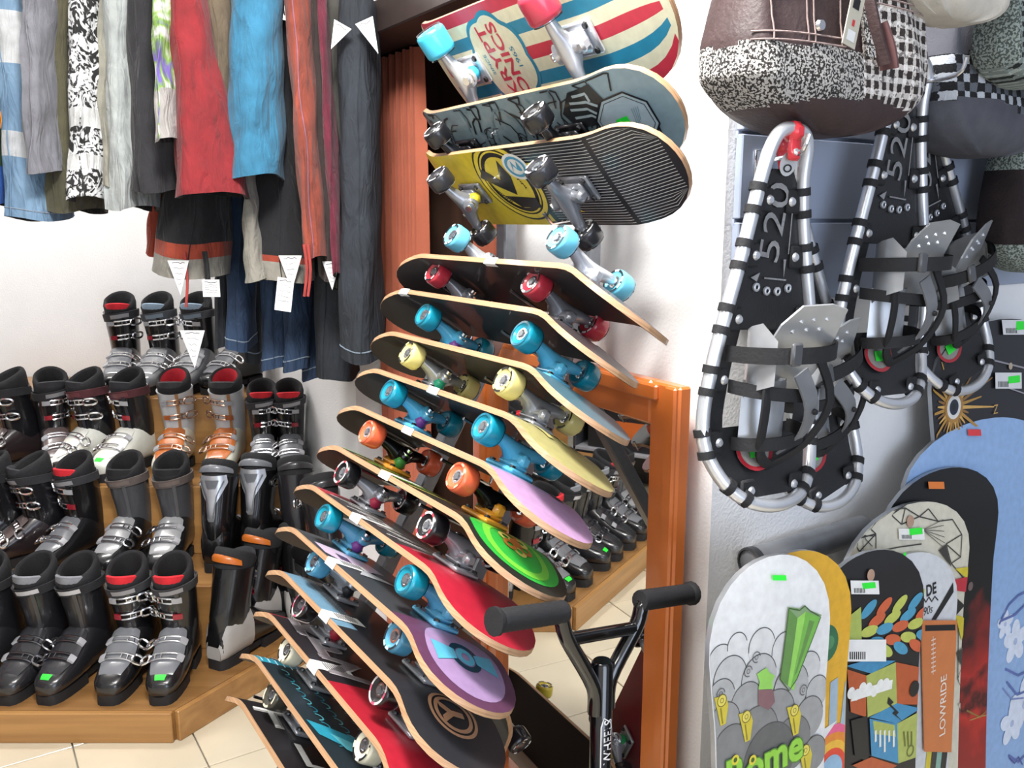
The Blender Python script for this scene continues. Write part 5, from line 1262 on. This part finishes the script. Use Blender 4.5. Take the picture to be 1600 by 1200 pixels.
def bag(name, label, xl, xr, yt, yb, off, dep, mats, mf, n_exp=.55, sag=.0, cat='handbag'):
    X0 = XC + off
    Xf = X0 + dep; a = at_X(xl, (yt + yb) / 2, X0); c = at_X(xr, (yt + yb) / 2, X0 + dep * .4); zt_ = at_X((xl + xr) / 2, yt, Xf).z; zb_ = at_X((xl + xr) / 2, yb, Xf).z
    yc = (inwf(a)[1] + inwf(c)[1]) / 2; W = abs(inwf(c)[1] - inwf(a)[1]) / 2; Hh = zt_ - zb_
    # local x runs along the wall to the right, y out of the wall (negative toward the room), z up
    root = thing(name, label, cat, M=frame(wf(X0, yc, zb_), YA, -XA, ZA), group='bags on the slatted wall')
    N = 72; rows = 44; rings = []
    for i in range(rows + 1):
        t = i / rows; z = Hh * (1 - math.cos(t * math.pi * .62)) / (1 - math.cos(math.pi * .62)); tt = z / Hh
        prof = min(1, (1 - (1 - min(1, tt / .35)) ** 2.2) ** .5 * 1.0 + .02); prof2 = prof * (1 - .10 * max(0, tt - .5) * 2)
        rg = []
        for k in range(N):
            an = 2 * math.pi * k / N; cx, sy = math.cos(an), math.sin(an)
            x = W * prof2 * math.copysign(abs(cx) ** n_exp, cx); y = dep * (.35 + .65 * prof) * (1 - .35 * max(0, tt - .4)) * math.copysign(abs(sy) ** n_exp, sy)
            rg.append((x, y + .004 * math.sin(9 * an + 5 * tt), z - sag * (x / W) ** 2 * (1 - tt) * -1))
        rings.append(rg)
    def m_(i, j):
        p = rings[i][j]; return mf(p[0] / W, p[2] / Hh, p[1])
    g = G(); g.loft(rings, m_, cap0=True, cap1=True); body = g.build('body', mats, root, smooth=60)
    def S(u, v, o=0.):           # front surface, u in -1..1, v in 0..1
        x = u * W; best = None
        i = min(range(rows + 1), key=lambda q: abs(rings[q][0][2] - v * Hh)); hw = max(p[0] for p in rings[i]); dp = -min(p[1] for p in rings[i])
        r_ = min(.999, abs(x) / hw) ** (1 / n_exp); y = dp * max(0, 1 - r_ ** 2) ** (.5 * n_exp)
        return Vector((x, -y - o, v * Hh))
    return root, S, W, Hh
def brown_mf(u, v, y):
    if v < .20 - .12 * abs(u) ** 2: return 0
    if u < -.13: return 0 if v > .48 and u < -.2 else 1
    return 2 if v < .82 else 0
root, S, W, Hh = bag('handbag', 'brown leather and tweed handbag with a woven check panel', 1128, 1440, -75, 204, .13, .085, [BROWN, TWEED, CHECK], brown_mf, sag=.02)
for u0, u1 in ((-.97, -.24),):
    for v in (.50, .545, .79):
        g = G(); g.tube([S(lerp(u0, u1, k / 14), v, .002) for k in range(15)], .0013, 5); g.build('stitching', STITCH, root)
for u in (-.86, -.60, -.54, -.28):
    g = G(); g.tube([S(u, lerp(.5, .78, k / 6), .002) for k in range(7)], .0013, 5); g.build('stitching', STITCH, root)
for v in (.80, .84, .88): 
    g = G(); g.tube([S(lerp(.05, .95, k / 14), v, .003) for k in range(15)], .0013, 5); g.build('stitching', STITCH, root)
for u, v in ((-.68, .87), (-.32, .87), (-.50, .60)):
    p = S(u, v, .003); g = G(); g.M = Matrix.Translation(p) @ Matrix.Rotation(R(90), 4, 'X'); g.lathe([(0, .005), (.007, .0045), (.009, 0)], 14); g.build('stud', CHROME, root)
g = G(); g.loft([[S(u, v, .006) for v in (.95, .82, .68, .54, .46)] for u in (-.05, .02, .06)], 0, closed=False); g.build('gusset_strip', TWEED, root, smooth=60)
g = G(); g.tube(smoothpath([S(-.08, 1., .01), S(-.04, .8, .012), S(.03, .6, .012), S(.12, .42, .012)], 4), .006, 8, sq=(.010, .003)); g.build('strap', BROWN, root)
g = G(); g.tube(smoothpath([S(.08, .66, .01), S(.14, .52, .012), S(.19, .40, .01)], 4), .008, 8, sq=(.014, .003)); g.build('strap', mat('brown_strap', hexc('5f4040'), .6), root)
def card(root, p, w, h, rot, c1):
    M2 = Matrix.Translation(p) @ Matrix.Rotation(rot, 4, 'Y') @ Matrix.Rotation(R(90), 4, 'X')
    g = G(); g.M = M2; g.prism([(-w / 2, 0), (w / 2, 0), (w / 2, -h), (-w / 2, -h)], 0, .0015); t = g.build('price_tag', pl(c1, .6), root, smooth=0)
    g = G(); g.M = M2; S3 = lambda u, v, o: Vector((u, v, .0015 + o)); g.quad(-w * .3, -h * .1, w * .2, -h * .3, S3, 0, .0004); g.quad(-w * .1, -h * .5, w * .1, -h * .62, S3, 1, .0004); g.quad(-w * .3, -h * .7, w * .3, -h * .9, S3, 2, .0004)
    g.build('tag_print', [INK, pl('c23038', .6), WHITE], t, smooth=0)
card(root, S(-.20, .80, .02), .03, .075, .22, 'b9b4a4')
root, S, W, Hh = bag('handbag', 'grey canvas bag with a gingham pocket band, right of the snowshoe clip', 1440, 1640, 18, 240, .10, .075, [GREYC, GING], lambda u, v, y: 1 if .30 < v + .10 * math.sin(2.5 * u) < .62 else 0)
g = G(); g.tube(smoothpath([S(-.45, .60, .006), S(-.1, .52, .012), S(.1, .42, .012)], 4), .004, 6); g.build('zip_pull', GREYC, root)
for u, v in ((-.15, .82), (-.35, .66), (.05, .92)):
    p = S(u, v, .003); g = G(); g.M = Matrix.Translation(p) @ Matrix.Rotation(R(90), 4, 'X'); g.lathe([(0, .004), (.005, .0035), (.0065, 0)], 12); g.build('stud', ALU, root)
g = G(); g.loft([[S(lerp(-.02, .22, t) + d, lerp(1.0, .80, t), .012) for d in (-.05, .05)] for t in (0, .5, 1)], 0, closed=False); g.build('red_ribbon', pl('c81f2c', .6), root)
g = G(); g.loft([[S(lerp(.22, .42, t) + d, lerp(.80, .40, t), .012) for d in (-.05, .05)] for t in (0, .5, 1)], 0, closed=False); g.build('grey_ribbon', pl('9fa0a4', .6), root)
bag('handbag', 'green-grey houndstooth bag at the top right edge', 1548, 1680, -60, 128, .20, .05, [HOUND, TWEED2], lambda u, v, y: 0 if u > -.8 else 1)
bag('handbag', 'cream rounded bag bottom above the grey canvas bag', 1412, 1575, -140, 22, .20, .05, [mat('cream_cloth', hexc('c4beb2'), .9, bump=.15)], lambda u, v, y: 0)
bag('handbag', 'dark brown bag with tweed bands at the right edge above the crampons', 1556, 1690, 205, 430, .105, .06, [mat('dark_brown_fur', hexc('1d1315'), .9, var=.2, bump=.3), TWEED2], lambda u, v, y: 0 if .22 < v < .72 else 1)
bag('handbag', 'dark maroon shoulder bag half hidden behind the cream bag', 1425, 1530, -30, 62, .05, .04, [mat('maroon_cloth', hexc('2c161c'), .9)], lambda u, v, y: 0)

# ================================================================== seen only in the mirror: boards on the floor and a shelf of decks at the left wall
def floor_board(label, X, Y, z, spin, lean, flip, **kw):
    # standing on its long edge; flip True turns the wheel side to the mirror wall
    n = Vector((0, math.cos(lean), math.sin(lean))) * (1 if flip else -1); x = Vector((math.cos(spin), 0, math.sin(spin)))
    n = (n - x * n.dot(x)).normalized(); y = n.cross(x)
    return skateboard(label, WM @ frame((X, Y, z), x, y, n), group='skateboards standing on the floor', **kw)
floor_board('skateboard with yellow wheels standing on the floor, grip tape toward the mirror', -1.80, .93, .105, R(3), R(12), False, base='2a2426', wheels=('d8c23c',) * 4, stickers=((.2, 1),))
floor_board('red-bottomed skateboard with dark wheels standing on the floor behind the rack', -1.50, .84, .37, R(62), R(8), True, base='8a1f2c', wheels=('1b1b1e',) * 4)
sh_ = thing('shelf_unit', 'dark slanted shelf of boxed goods at the left, seen in the mirror', 'shelf', loc=(-2.95, 1.9, 0))
g = G(); g.box((0, 0, .85), (.04, 2.6, 1.7), ch=.004); g.build('back_panel', pl('2a2a2e', .6), sh_)
for z in (.25, .55, .85, 1.15, 1.45):
    g = G(); g.box((.16, 0, z), (.30, 2.6, .02), ch=.003); g.build('shelf', pl('9a9aa0', .4), sh_)
for y in (-1.28, -.64, 0, .64, 1.28):
    g = G(); g.box((.155, y, .85), (.31, .02, 1.7), ch=.003); g.build('divider', pl('3a3a40', .5), sh_)
cl_ = ['1d2434', '2f7a3a', '1c1c20', 'c9652c', '5a5a60', '26304a', '7a2432', '202024']
nm = {'1d2434': 'navy', '2f7a3a': 'green', '1c1c20': 'black', 'c9652c': 'orange', '5a5a60': 'grey', '26304a': 'dark blue', '7a2432': 'maroon', '202024': 'charcoal'}
for i, z in enumerate((.26, .56, .86, 1.16)):
    for j, y in enumerate((-.96, -.32, .32, .96)):
        h = cl_[(i * 3 + j * 5) % 8]; bt = thing('goods_box', '%s box on the %s shelf board, %s bay, seen in the mirror' % (nm[h], ('lowest', 'second lowest', 'third lowest', 'highest')[i], ('nearest', 'second nearest', 'second farthest', 'farthest')[j]), 'box', loc=(-2.78, 1.9 + y, z), group='boxes on the mirrored shelf')
        g = G(); g.box((0, 0, .11), (.22, .5, .22), ch=.006); g.build('carton', pl(h, .5), bt)
        g = G(); g.box((.111, 0, .12), (.002, .3, .10)); g.build('label', pl(cl_[(i + j * 3 + 2) % 8], .5), bt)
for px, s2, mir, lab, a in ((-80, RED, 1, 'black ski boot with red tongue just outside the left edge, front row', 0), (-150, GRY, 1, 'grey ski boot outside the left edge, front row', 4)):
    ski_boot(lab, spot(px, T1[0], T1[1]), R(a), s2, mir)
